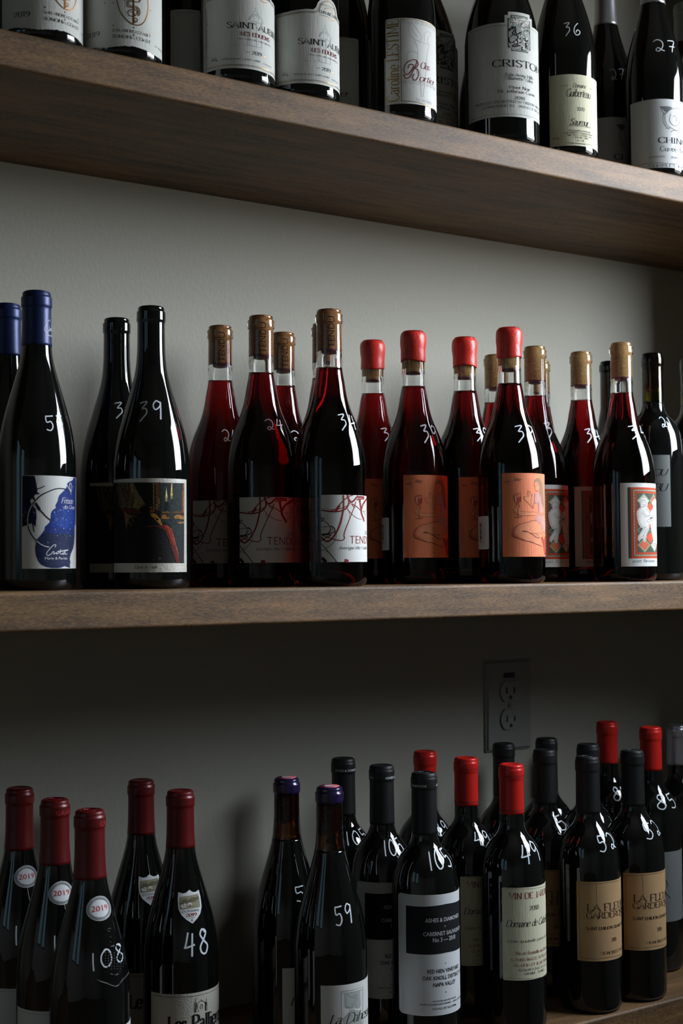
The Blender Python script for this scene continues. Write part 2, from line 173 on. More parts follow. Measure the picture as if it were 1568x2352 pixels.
['T','2021',54.9,29.07,14.52,3.94,'tgrey','light',3,0],
['T','dunnigan hills > california',19.2,13.23,49.81,3.4,'tgrey','sans',3,0]],
'figure':[['P','fskin',1,[[43.37,41.38],[36.11,41.28],[28.81,39.26],[21.75,37.73],[16.81,35.13],[12.84,32.1],[11.41,28.84],[11.89,25.34],[13.59,22.93],[16.64,22.03],[21.06,20.47],[26.57,18.49],[32.49,17.61],[37.92,15.87],[52.89,12.01],[57.51,16.69],[50.43,21.9],[56.12,28.17],[55.15,33.01],[50.0,37.76]]],
['P','fshade',1.5,[[12.85,32.32],[11.41,28.84],[11.89,25.34],[13.59,22.93],[16.64,22.03],[21.06,20.47],[26.57,18.49],[26.59,19.58],[19.3,22.67],[14.94,26.19],[14.12,29.69],[16.81,34.91]]],
['P','fshade',1.5,[[23.01,30.08],[28.67,29.64],[36.95,25.73],[45.7,21.63],[41.66,22.03],[31.62,27.02],[26.72,28.54]]],
['P','fskin',1,[[11.63,55.5],[15.27,50.66],[18.32,48.67],[23.72,47.48],[40.3,47.49],[43.57,50.84],[39.77,51.87],[25.18,52.16],[19.72,53.69],[19.35,58.94],[16.69,58.95],[15.34,55.9]]],
['P','fskin',1,[[26.37,69.02],[25.4,67.26],[27.26,64.65],[34.23,58.81],[38.66,56.02],[39.04,60.42],[35.91,61.68],[36.37,71.79],[33.97,74.82],[31.83,71.71],[30.87,75.21],[30.05,71.25]]],
['P','fskin',1,[[39.81,85.51],[44.35,86.98],[48.71,82.74],[48.59,78.32],[45.51,76.0],[42.14,76.77],[40.8,79.38]]],
['T','non -',2.86,85.23,8.95,3.36,'fblue','script',3,0],
['T','filtre',13.57,87.21,9.11,3.81,'fblue','script',3,0],
['P','fred',2,[[16.39,68.8],[21.74,69.0],[21.22,64.63],[18.05,61.57],[15.88,63.33]]],
['P','fpink',2,[[14.87,69.91],[16.4,69.9],[16.3,62.02],[15.21,62.9]]],
['L','fdark',0.65,3,[[13.36,71.23],[13.73,66.42],[15.43,62.46],[18.05,61.13],[20.75,63.31],[21.71,67.25],[21.77,71.19]],1],
['L','fdark',0.65,3,[[13.58,71.23],[16.88,72.52],[21.79,72.73]],1],
['L','fdark',0.5,3,[[13.34,69.48],[17.74,70.76],[19.96,70.98]],1],
['L','fdark',0.5,3,[[18.71,61.13],[19.33,57.63],[17.96,55.01],[18.31,48.01]],1],
['L','fdark',0.72,3,[[13.89,45.64],[17.83,45.17],[22.55,45.9]],1],
['L','fdark',0.65,3,[[18.31,48.01],[18.28,45.61]],1],
['L','fbrown',0.58,3,[[11.41,55.07],[13.12,53.3],[15.26,50.22],[17.87,48.45],[23.26,47.34],[31.44,47.38],[40.3,47.49]],1],
['L','fbrown',0.58,3,[[15.12,55.9],[16.69,58.95],[19.36,59.82],[19.78,57.63],[18.41,55.45]],1],
['L','fbrown',0.43,3,[[19.72,53.25],[24.24,51.94],[31.5,51.54],[39.77,51.65],[43.58,51.28]],1],
['L','fbrown',0.5,3,[[26.38,69.46],[24.94,67.7],[27.26,64.65],[30.66,62.05],[34.23,58.59],[37.49,55.56]],1],
['L','fbrown',0.43,3,[[30.78,69.94],[30.32,72.57],[31.12,75.21]],1],
['L','fbrown',0.36,3,[[32.3,69.09],[31.86,73.47],[33.97,75.26],[34.18,71.75]],1],
['L','fbrown',0.36,3,[[34.41,69.12],[36.38,72.67],[35.77,69.14],[34.33,64.73],[35.89,60.37],[38.69,57.78]],1],
['L','fbrown',0.36,3,[[26.83,68.15],[29.28,69.49],[31.78,69.08]],1],
['D','fred',0.72,3,[[31.02,75.43]]],
['P','fhair',2,[[39.51,85.5],[40.48,88.61],[43.75,90.93],[48.13,91.33],[50.59,90.33],[55.38,86.13],[58.26,80.95],[59.39,74.35],[60.53,65.52],[60.65,58.42],[59.29,56.59],[55.5,58.23],[52.56,63.88],[50.9,70.01],[48.48,73.9],[49.44,79.23],[48.73,83.62],[44.35,86.98]]],
['L','fbrown',0.43,3,[[39.51,85.5],[39.75,82.43],[40.96,81.14],[40.61,79.37],[41.82,76.77],[44.11,75.73],[46.25,76.47],[48.59,78.32]],1],
['L','fbrown',0.36,4,[[42.92,83.19],[44.28,83.89]],1],
['L','fbrown',0.36,4,[[44.59,82.14],[47.14,82.68]],1],
['L','fred',0.65,4,[[43.1,76.14],[45.16,76.21]],1],
['L','fhair',0.72,3,[[49.37,92.49],[51.52,91.7],[53.88,89.6]],1],
['P','flilac',2,[[40.8,73.22],[43.4,74.17],[47.69,73.87],[50.91,70.45],[52.18,66.96],[53.48,61.7],[57.88,56.54],[58.33,51.24],[47.12,50.48],[47.42,62.83],[40.58,61.77],[39.42,64.83],[40.41,69.25]]],
['P','flilac',2,[[44.9,49.11],[57.54,48.56],[64.19,44.33],[70.93,36.96],[65.77,30.15],[56.13,28.61],[53.6,34.31],[50.03,38.65],[44.72,40.75],[38.99,42.2],[42.14,45.54]]],
['L','flil2',0.5,3,[[46.7,64.13],[46.88,56.21],[46.77,51.36]],1],
['L','flil2',0.36,3,[[40.58,61.77],[43.8,61.41],[47.42,62.83]],1],
['L','flil2',0.36,3,[[40.16,71.88],[39.42,64.83],[38.45,60.41]],1],
['L','fbrown',0.43,3,[[39.96,61.76],[37.55,58.64],[38.66,56.02]],1],
['L','fbrown',0.36,3,[[47.08,48.72],[57.52,48.11]],1],
['L','fbrown',0.86,3,[[43.37,41.6],[36.11,41.5],[28.82,39.48],[21.75,37.95],[16.82,35.35],[12.85,32.32],[11.28,28.84],[11.68,26.22]],1],
['L','fdark',1.15,3,[[11.69,27.09],[11.88,24.91],[13.59,22.71],[16.63,21.81]],1],
['L','fdark',0.72,3,[[16.63,21.81],[21.05,20.04],[26.57,18.27],[32.49,17.39],[37.91,15.65],[44.13,13.93],[52.88,11.79]],1],
['L','fdark',0.94,3,[[21.05,20.25],[24.69,18.71]],1],
['L','fdark',0.94,3,[[31.47,17.61],[37.92,15.87]],1],
['L','fdark',1.44,3,[[23.0,29.42],[27.69,28.98]],1],
['L','fdark',0.72,3,[[27.69,29.2],[31.63,27.46],[36.38,25.29],[41.67,22.25],[45.7,21.41],[48.76,22.32]],1],
['L','fdark',0.5,3,[[33.7,27.03],[39.9,26.85],[43.04,25.78],[47.21,22.74]],1],
['L','fbrown',0.43,3,[[42.41,27.09],[49.7,26.74],[56.13,28.61],[65.72,29.7]],1],
['L','flil2',0.36,3,[[44.72,40.75],[50.0,37.76],[54.6,33.0],[56.12,28.17]],1],
['P','fred',3,[[50.43,21.9],[54.27,23.28],[59.02,19.81],[63.81,23.88],[70.91,21.35],[70.9,17.78],[70.91,12.44],[70.9,3.52],[70.92,1.75],[70.93,7.99],[63.34,2.14],[59.67,2.12],[57.83,8.74],[54.02,15.77]]],
['D','fpink',0.45,4,[[58.94,18.04],[63.12,14.55],[57.66,20.23]]]],
'mosaic':[['MOSAIC',[11.46,96.66],[13.94,9.74],[8.25,96.69],[10.01,9.54]],
['P','mwhite',5,[[24.58,80.86],[26.76,82.98],[30.15,83.72],[33.77,82.85],[35.97,79.63],[36.2,75.44],[34.8,72.62],[38.84,68.97],[40.2,63.87],[47.25,63.8],[48.83,62.44],[46.12,60.73],[40.87,60.15],[38.46,54.99],[39.12,52.2],[37.49,45.19],[34.69,40.98],[32.64,34.47],[31.95,30.75],[30.14,29.35],[27.91,31.21],[27.42,34.45],[24.69,32.6],[23.08,29.82],[20.6,32.61],[21.19,37.24],[23.8,40.48],[28.22,46.52],[24.98,47.44],[21.96,52.07],[20.56,57.64],[19.67,63.21],[20.24,67.38],[23.35,71.1],[25.47,72.51],[23.96,76.21]]],
['P','mwhite',5,[[45.35,79.41],[49.11,82.35],[54.78,83.27],[64.85,81.58],[64.85,76.38],[61.98,72.5],[64.84,67.87],[64.83,61.26],[64.84,52.78],[62.58,48.01],[64.85,41.46],[64.82,34.84],[64.81,28.24],[64.86,26.86],[53.03,28.11],[45.9,28.03],[46.08,32.7],[42.73,41.06],[40.54,48.96],[39.86,52.21],[35.64,53.09],[34.08,55.86],[37.82,57.77],[41.58,57.37],[47.13,60.75],[44.33,63.49],[40.21,64.34],[41.09,67.62],[46.49,70.56],[47.65,73.87],[44.78,76.59]]],
['L','mline',0.45,6,[[25.51,74.37],[24.77,77.15],[26.16,79.95],[30.09,81.16],[33.05,79.11],[33.9,74.94],[31.09,73.03],[28.22,73.46]],1],
['L','mline',0.45,6,[[28.77,73.0],[25.45,71.58],[21.73,66.92],[21.13,61.35],[23.03,54.39],[26.08,48.83],[30.53,47.46],[32.98,48.87]],1],
['L','mline',0.45,6,[[33.48,70.74],[36.69,68.0],[40.18,63.4]],1],
['L','mline',0.45,6,[[26.43,66.48],[29.69,62.32],[32.01,60.49],[40.1,60.37]],1],
['L','mline',0.45,6,[[28.12,68.35],[31.48,63.73],[34.55,62.15],[45.22,62.35]],1],
['L','mline',0.45,6,[[31.12,47.46],[27.04,42.8],[22.72,38.16],[22.12,33.07],[23.61,30.75],[24.73,34.45],[29.2,39.1],[32.92,46.55]],1],
['L','mline',0.45,6,[[29.18,38.17],[28.78,32.6],[30.46,30.74],[31.43,34.46],[34.07,41.91],[37.67,52.18]],1],
['D','mline',0.38,6,[[29.17,78.35],[32.29,77.93],[50.79,78.89],[56.41,78.87]]],
['L','mline',0.6,6,[[29.11,75.56],[30.84,74.89],[32.36,75.84]],1],
['L','mline',0.45,6,[[47.78,77.15],[46.84,79.93],[51.61,81.97],[64.86,80.65],[62.89,75.84],[52.58,73.56],[47.69,74.81]],1],
['L','mline',0.45,6,[[52.55,73.09],[47.5,70.12],[42.71,67.19]],1],
['L','mline',0.45,6,[[64.86,71.2],[64.84,65.99],[64.85,56.56],[56.15,48.79],[64.86,40.05],[64.84,31.08],[64.86,28.74]],1],
['L','mline',0.45,6,[[57.03,59.62],[45.01,56.5],[38.46,54.99],[35.65,53.55],[35.06,56.34],[37.81,57.3],[45.09,58.84],[48.26,62.19],[46.3,65.41]],1],
['L','mline',0.45,6,[[39.9,53.61],[41.26,46.64],[45.36,39.7],[49.12,29.0],[56.67,28.62],[53.58,37.48],[49.7,42.1]],1],
['T','poet flirtation',13.96,5.11,36.49,3.56,'mgrey','type',3,0]],
'quake':[['T','2019',16.3,10.7,15.78,4.86,'ink','serif',3,0],
['T','SAN ANDREAS FAULT',44.51,14.32,40.11,2.76,'ink','serif',3,0],
['T','SONOMA COAST',44.5,8.24,40.09,3.04,'ink','serif',3,0],
['T','ALC. 13.5% BY VOL',90.08,7.59,24.96,1.66,'ink','serif',3,0],
['D','gold',0.77,3,[[37.38,42.61],[45.89,42.34],[56.77,45.42],[45.7,20.27],[65.37,19.77],[65.3,12.46],[84.33,41.49],[83.86,19.33]]],
['L','gold',1.0,3,[[49.09,45.2],[50.14,39.79],[52.24,33.9],[55.94,28.74],[60.22,24.86],[64.6,22.8],[69.15,22.84],[73.35,24.62],[77.18,28.9],[79.91,35.16],[81.35,42.19],[81.36,47.7],[80.67,52.43]],1],
['L','gold',1.6,3,[[65.21,50.18],[65.19,41.45],[65.16,23.44]],1],
['L','gold',0.8,4,[[72.8,49.66],[70.97,45.93],[65.76,45.37],[61.34,44.63],[60.25,42.29],[62.42,40.43],[68.03,40.91],[71.55,38.41],[71.54,34.03],[69.17,31.86]],1],
['L','gold',0.8,4,[[74.03,49.43],[70.38,46.89]],1],
['L','gold',0.8,4,[[65.76,46.47],[60.8,45.91],[58.64,43.18],[59.17,39.97],[62.42,39.07],[67.45,39.42],[70.36,37.04],[69.17,32.95]],1],
['L','gold',0.8,4,[[68.59,33.38],[68.6,36.66],[65.75,37.73],[61.87,36.53],[59.69,33.5],[61.31,30.73],[64.61,30.98],[66.3,32.92],[64.62,34.8],[62.41,34.71]],1],
['L','gold',0.8,4,[[68.01,32.71],[65.17,29.98],[64.61,28.25],[67.43,29.32],[69.16,28.03],[68.0,25.61],[66.28,25.55],[66.86,27.57]],1]],
'chapel':[['T','SAINT-AUBIN',31.22,41.56,65.27,6.17,'ink','serif',3,0],
['T','LES EDUENS',45.4,34.02,35.45,3.92,'maroon','serifb',3,0],
['T','APPELLATION SAINT-AUBIN CONTROLEE',42.03,29.75,41.4,1.36,'ink','serif',3,0],
['T','2019',57.25,15.5,11.69,3.66,'ink','serif',3,0],
['T','VITICULTEUR A SAINT-AUBIN',25.39,8.75,41.31,1.67,'ink','serif',3,0],
['T',"COTE-D'OR",70.39,8.0,14.48,1.57,'grey','serif',3,0],
['L','ink',0.4,3,[[50.82,17.2],[54.8,17.29]],1],
['L','gold',0.5,3,[[70.81,16.42],[74.94,16.66]],1],
['L','ink',0.5,3,[[14.21,9.46],[17.47,10.32],[19.91,8.31]],1],
['L','ink',0.5,3,[[19.57,9.3],[20.74,9.31]],1],
['L','ink',0.5,3,[[19.13,10.22],[20.09,10.73]],1],
['L','ink',0.5,3,[[18.29,10.97],[18.85,11.87]],1],
['L','ink',0.5,3,[[17.21,11.4],[17.24,12.54]],1],
['L','ink',0.5,3,[[16.09,11.45],[15.56,12.6]],1],
['L','ink',0.5,3,[[15.17,11.08],[14.15,12.04]],1],
['L','ink',0.5,3,[[14.63,10.38],[13.32,10.94]],1],
['L','etch',0.45,2,[[61.26,64.96],[61.23,60.81]],1],
['L','etch',0.45,2,[[60.09,63.93],[62.44,64.29]],1],
['L','etch',0.45,2,[[58.35,58.14],[60.07,60.3],[62.42,60.81],[63.92,59.08],[63.6,57.71]],1],
['L','etch',0.5,2,[[53.65,50.62],[55.56,54.54],[58.91,57.21],[63.0,57.83],[67.37,56.06],[70.05,53.15],[70.73,50.22]],1],
['L','etch',0.45,2,[[54.73,50.78],[56.65,53.95],[60.04,56.14],[63.59,56.15],[66.71,53.8]],1],
['L','etch',0.45,2,[[54.17,48.63],[61.16,49.9],[70.02,48.98]],1],
['L','etch',0.4,2,[[55.53,48.84],[54.58,24.9]],1],
['L','etch',0.4,2,[[62.35,50.15],[62.47,24.26]],1],
['L','etch',0.4,2,[[57.73,49.22],[57.7,43.0]],1],
['L','etch',0.4,2,[[53.32,40.23],[52.7,24.65]],1],
['L','etch',0.45,2,[[47.5,24.62],[53.23,24.46],[62.17,23.93],[70.53,25.19]],1],
['L','etch',0.45,2,[[52.18,25.1],[62.77,24.06]],1],
['L','etch',0.4,2,[[37.33,23.81],[39.87,24.3],[43.92,22.86]],1],
['L','etch',0.4,2,[[68.67,52.25],[69.14,24.81]],1]],
'tulip':[['T','Caroline LESTIME',14.96,2.62,92.24,13.64,'goldink','serif',3,90],
['L','goldink',0.7,3,[[17.17,94.34],[17.28,2.96]],0],
['L','goldink',0.6,3,[[17.17,94.34],[32.06,94.93],[47.49,94.36],[71.09,96.01]],1],
['L','goldink',0.6,3,[[17.28,2.96],[31.05,2.48],[46.12,1.26],[66.58,0.13]],1],
['T','GRAND VIN DE BOURGOGNE',18.41,89.94,52.63,3.7,'pgrey2','light',3,0],
['T','HAUTES COTES DE BEAUNE',18.16,22.47,49.32,3.96,'pgrey2','light',3,0],
['T','RED DRY WINE',34.29,3.68,21.95,3.08,'pgrey2','light',3,0],
['L','pgrey2',0.5,2,[[25.77,91.78],[26.96,79.64],[32.74,73.19],[41.55,70.66],[50.91,70.69]],1],
['L','pgrey2',0.4,2,[[25.76,91.35],[32.0,88.81],[37.62,82.62],[41.62,76.36],[40.51,71.77]],1],
['L','pgrey2',0.4,2,[[32.72,71.44],[36.41,63.21],[36.25,49.23],[35.12,34.25]],1],
['L','pgrey2',0.4,2,[[45.99,72.94],[45.51,79.84],[48.56,84.1],[57.09,84.83],[51.01,76.86],[52.26,70.18]],1],
['L','pgrey2',0.4,2,[[55.24,72.81],[49.42,58.89],[47.9,40.99],[42.87,9.35]],1],
['L','pgrey2',0.4,2,[[36.34,57.09],[29.85,58.94],[24.53,55.99],[23.6,49.87],[28.82,46.66],[36.25,49.23]],1],
['L','pgrey2',0.4,2,[[39.09,39.2],[40.75,8.97]],1],
['L','pgrey2',0.4,2,[[27.51,90.14],[31.0,81.72],[36.57,76.33]],1],
['L','maroon',0.9,4,[[20.4,31.57],[22.51,28.1],[26.88,29.99],[30.51,36.35],[34.29,44.6],[35.29,49.09],[30.65,49.43],[24.43,46.41],[20.92,41.13],[20.86,35.04],[24.28,32.49],[29.63,38.02],[31.49,43.41],[27.02,43.92],[25.23,39.48]],1],
['L','maroon',0.9,4,[[35.29,49.09],[37.17,45.0],[33.3,40.12],[36.61,38.82],[37.01,31.9],[33.15,26.61],[29.98,29.34],[32.31,33.92]],1],
['D','maroon',0.97,4,[[20.4,31.57]]],
['T','ortier',38.43,26.89,26.33,7.48,'maroon','script',3,0],
['T','Clos',40.13,41.13,13.74,7.48,'maroon','script',3,0]],
'relief':[['T','CRISTOM',37.13,58.98,75.39,8.18,'ink','serif',3,0],
['T','Eola-Amity Hills',52.15,47.83,38.49,3.53,'ink','slab',3,0],
['T','Willamette Valley',50.29,43.57,40.22,3.53,'ink','slab',3,0],
['T','Pinot Noir',56.76,32.96,28.1,3.53,'ink','slab',3,0],
['T','Mt. Jefferson Cuvee',42.89,28.18,51.16,3.53,'ink','slab',3,0],
['T','2018',62.83,20.83,13.82,3.53,'ink','slab',3,0],
['T','PRODUCED AND BOTTLED BY CRISTOM VINEYARDS',14.04,16.44,102.19,2.79,'ink','slab',3,0],
['T','ALCOHOL 14.0% BY VOL.   PRODUCT OF THE USA',22.11,11.38,85.67,2.6,'ink','slab',3,0],
['RELIEF',[55.55,78.84],[87.45,119.45],[52.63,119.32]]],
'guib':[['T','Domaine',29.09,70.87,18.11,5.36,'ink','script',3,0],
['T','Guiberteau',21.24,59.75,33.81,9.52,'ink','script',3,0],
['T','2020',33.73,42.81,10.35,4.29,'ink','serif',3,0],
['T','Saumur',25.12,25.52,26.01,7.38,'ink','script',3,0],
['T','APPELLATION SAUMUR PROTEGEE',22.77,23.45,31.35,1.9,'ink','serif',3,0],
['T','Mis en bouteille au domaine par',23.61,17.55,29.61,2.14,'ink','serif',3,0],
['T','EARL GUIBERTEAU, Proprietaire-Recoltant',18.05,14.63,39.47,2.14,'ink','serif',3,0],
['T','Mollay - 49260 ST CYR EN BOURG - France',21.68,11.73,33.29,2.14,'ink','serif',3,0],
['T','VIN BLANC',27.79,9.07,22.08,1.9,'ink','serif',3,0],
['T','RED WINE',32.51,5.45,10.85,1.9,'ink','serif',3,0],
['T','12,5% vol',3.27,8.57,8.32,3.09,'ink','sans',3,0],
['L','ink',0.35,3,[[15.69,73.34],[23.74,73.22]],0],
['L','ink',0.35,3,[[52.73,72.38],[58.8,72.67]],0],
['L','ink',0.3,3,[[18.47,3.67],[36.85,3.04],[59.45,3.78]],1],
['T','PRODUIT DE FRANCE 750 ML',24.76,1.78,20.28,1.43,'ink','serif',3,0]],
'chinon':[['T','CHINON',38.29,31.54,55.72,7.26,'ink','serif',3,0],
['T','Cuvee Terroir',40.27,20.94,53.54,6.26,'grey','serif',3,0],
['T','MIS EN BOUTEILLE',26.08,12.88,20.77,2.25,'grey','serif',3,0],
['T','2019',54.03,11.97,11.91,2.75,'grey','serif',3,0],
['T','CHARLES JOGUET',26.12,1.11,67.75,3.5,'grey','serif',3,0],
['L','ink',0.35,3,[[10.97,6.35],[21.86,6.7],[36.42,6.28],[55.27,5.26],[74.24,6.22]],1],
['L','grey',0.6,3,[[41.87,77.86],[47.26,68.58],[55.36,77.76],[41.87,77.86]],1],
['L','grey',0.6,3,[[46.65,69.81],[44.65,62.35],[47.62,53.72],[53.41,49.07]],1],
['L','grey',0.6,3,[[48.58,71.1],[47.15,62.38],[49.56,55.03],[54.83,51.67]],1],
['L','grey',0.6,3,[[53.9,73.91],[64.51,77.75],[76.91,76.66]],1],
['L','grey',0.6,3,[[55.18,69.06],[53.63,60.24],[59.2,54.61],[67.5,57.14],[71.71,65.46]],1],
['L','grey',0.6,3,[[57.96,65.63],[62.6,67.5],[64.07,60.27]],1],
['L','grey',0.6,3,[[48.19,50.02],[54.82,51.04],[63.79,49.04],[71.36,54.17]],1],
['L','grey',0.6,3,[[54.71,46.08],[60.58,48.58],[69.13,47.49]],1],
['P','grey',2,[[41.88,78.48],[58.22,77.45],[49.85,70.54],[46.7,72.29]]]],
'abbey':[['L','ink',0.5,3,[[49.8,82.48],[49.35,68.71]],1],
['L','ink',0.5,3,[[62.48,80.0],[61.92,67.68]],1],
['L','ink',0.5,3,[[50.98,76.46],[56.01,78.83],[61.48,75.84]],1],
['L','ink',0.5,3,[[51.39,76.39],[51.77,71.22]],1],
['L','ink',0.5,3,[[61.0,75.95],[60.96,68.63]],1],
['L','ink',0.5,3,[[56.02,80.66],[56.27,78.78]],1],
['L','ink',0.5,3,[[55.11,70.61],[55.13,74.25],[57.31,74.55],[57.29,70.17]],1],
['L','ink',0.5,3,[[48.21,78.35],[48.56,69.55],[50.15,69.31],[50.58,77.98]],1],
['L','ink',0.5,3,[[61.48,76.57],[61.44,68.52],[63.41,68.79],[63.15,76.18]],1],
['L','ink',0.5,3,[[52.17,69.69],[53.41,68.74]],1],
['T','Les Pallieres',20.45,51.18,75.0,14.39,'ink','black',3,0]],
'dapesse':[['L','etch2',0.4,3,[[21.75,84.76],[50.32,84.03],[50.23,45.49]],0],
['L','etch2',0.4,3,[[21.75,84.76],[21.76,51.19]],0],
['L','etch2',0.4,3,[[22.03,82.74],[50.28,81.74]],0],
['P','pale',2,[[25.71,82.05],[45.62,81.47],[46.37,66.64],[44.44,63.68],[32.75,66.16],[26.83,67.09],[25.61,70.67]]],
['P','pale',2,[[30.7,64.52],[42.64,61.82],[46.22,56.34],[49.12,45.8],[24.19,50.93],[23.63,57.25],[28.05,60.65]]],
['L','etch2',0.5,3,[[28.24,81.71],[34.26,76.74],[39.54,79.7]],1],
['L','etch2',0.5,3,[[39.16,80.93],[39.14,79.21]],1],
['L','etch2',0.5,3,[[35.35,77.97],[39.13,78.64],[41.96,76.31],[34.97,76.04],[41.94,74.02]],1],
['L','etch2',0.5,3,[[36.41,74.62],[37.12,71.05],[40.27,73.82]],1],
['L','etch2',0.5,3,[[26.85,69.37],[32.75,66.16],[37.11,69.91],[40.17,65.25]],1],
['L','etch2',0.5,3,[[34.22,72.18],[33.45,66.04]],1],
['L','etch2',0.5,3,[[30.7,64.23],[36.3,63.78],[37.76,60.05]],1],
['L','etch2',0.5,3,[[24.25,57.17],[29.34,59.89],[34.07,57.93]],1],
['T','La Dahesse',8.93,51.25,62.23,10.07,'ink','script',3,0]],
'ashes':[['P','ashblk',2,[[11.82,117.02],[33.21,117.13],[58.52,118.51],[91.97,116.91],[91.74,121.05],[91.75,70.37],[91.99,64.62],[57.77,66.22],[37.35,65.72],[11.57,65.62]]],
['T','ASHES & DIAMONDS',33.81,100.09,48.23,4.17,'silver','cond',3,0],
['T','CABERNET SAUVIGNON',31.31,85.49,56.64,4.17,'silver','cond',3,0],
['T','No 3 — 2018',41.93,78.71,30.39,4.49,'silver','cond',3,0],
['T','RED HEN VINEYARD',35.26,45.34,44.56,4.17,'ink','cond',3,0],
['T','OAK KNOLL DISTRICT OF',30.02,38.13,58.72,4.17,'ink','cond',3,0],
['T','NAPA VALLEY',41.88,30.96,29.97,4.17,'ink','cond',3,0],
['T','PRODUCED AND BOTTLED BY',40.9,14.65,32.16,1.6,'ink','cond',3,0],
['T','ASHES & DIAMONDS WINERY - NAPA, CALIFORNIA',26.73,11.4,65.27,1.6,'ink','cond',3,0],
['T','14.1% ALC. BY VOL./750ML',40.17,6.36,33.03,2.09,'ink','cond',3,0],
['D','silver',0.64,3,[[56.42,94.85]]],
['D','ink',0.64,3,[[56.64,55.07],[56.6,24.08]]]],
'jardin':[['T','VIN DE JARDIN',7.33,91.28,62.98,6.71,'winered','serif',3,0],
['T','2018',31.67,77.71,14.21,4.94,'ink','serif',3,0],
['T','Domaine de Gabelot',4.3,59.83,65.86,7.77,'ink','script',3,0],
['T','Cette bouteille porte le No',5.81,42.37,64.72,3.18,'ink','script',3,0],
['T','Mis en Bouteille au Domaine',14.4,28.75,56.05,3.53,'winered','serif',3,0],
['T','G. PANTANACCE, M. PELLETIER',9.51,21.8,60.83,3.18,'winered','serif',3,0],
['T','CLAUDIA ET JEAN TERRIER',12.85,15.45,57.55,3.18,'winered','serif',3,0],
['T','33750 BEYCHAC ET CAILLAU',17.24,10.38,53.18,2.47,'ink','serif',3,0],
['T','GIRONDE - FRANCE',24.21,6.05,31.69,2.47,'ink','serif',3,0],
['L','grey',0.25,3,[[3.11,102.98],[24.86,102.69],[70.53,99.96]],1],
['L','grey',0.25,3,[[2.64,2.22],[23.43,2.18],[70.51,-2.1]],1]],
'fleur':[['T','LA FLEUR',11.93,58.61,61.08,8.46,'bink','serif',3,0],
['T','GARDEROSE',11.26,50.03,61.8,6.99,'bink','serif',3,0],
['T','SAINT EMILION GRAND CRU',11.06,36.68,61.92,3.49,'bink','serifb',3,0],
['T','2015',42.67,21.65,8.76,4.04,'bink','serifb',3,0],
['T','VIGNOBLES PUEYO',26.71,7.57,46.69,3.31,'bink','serif',3,0],
['L','bink',0.3,3,[[3.32,89.48],[24.02,90.86],[44.73,91.33],[73.35,90.02]],1],
['L','bink',0.3,3,[[3.32,89.48],[3.45,3.42]],0],
['L','bink',0.3,3,[[3.45,3.42],[22.62,3.08],[42.77,3.83],[73.34,1.34]],1],
['L','bink',0.3,3,[[23.65,90.87],[23.93,62.74]],0],
['L','bink',0.4,4,[[56.05,53.6],[63.91,57.32],[73.33,53.45],[73.29,47.19],[73.39,44.26],[58.04,50.5]],1],
['L','bink',0.4,4,[[67.6,47.46],[69.19,38.05]],1],
['L','bink',0.4,4,[[60.67,54.43],[73.35,48.88],[67.5,46.58]],1]],
}
# ------------------------------------------------------------------ profiles of the bottles: (mm below the top, mm radius)
def pchip(xs, ys):
    n = len(xs); h = [xs[i+1]-xs[i] for i in range(n-1)]; d = [(ys[i+1]-ys[i])/h[i] for i in range(n-1)]
    m = [d[0]]+[0 if d[i-1]*d[i] <= 0 else 2*d[i-1]*d[i]/(d[i-1]+d[i]) for i in range(1, n-1)]+[0]
    def f(x):
        if x <= xs[0]: return ys[0]
        if x >= xs[-1]: return ys[-1]
        i = max(j for j in range(n-1) if xs[j] <= x); t = (x-xs[i])/h[i]
        return (1+2*t)*(1-t)**2*ys[i]+t*(1-t)**2*h[i]*m[i]+t*t*(3-2*t)*ys[i+1]+t*t*(t-1)*h[i]*m[i+1]
    return f
_pc = {}
def rad(kind, R, H, z):
    if kind not in _pc: _pc[kind] = pchip([a for a, b in PROF[kind]], [b for a, b in PROF[kind]])
    RL = PROF[kind][-1][1]; t = (H-z)*1000; r = _pc[kind](t); n = 14.2
    if t > 50 and r > n: r = n+(r-n)*(R*1000-n)/(RL-n)
    return r/1000
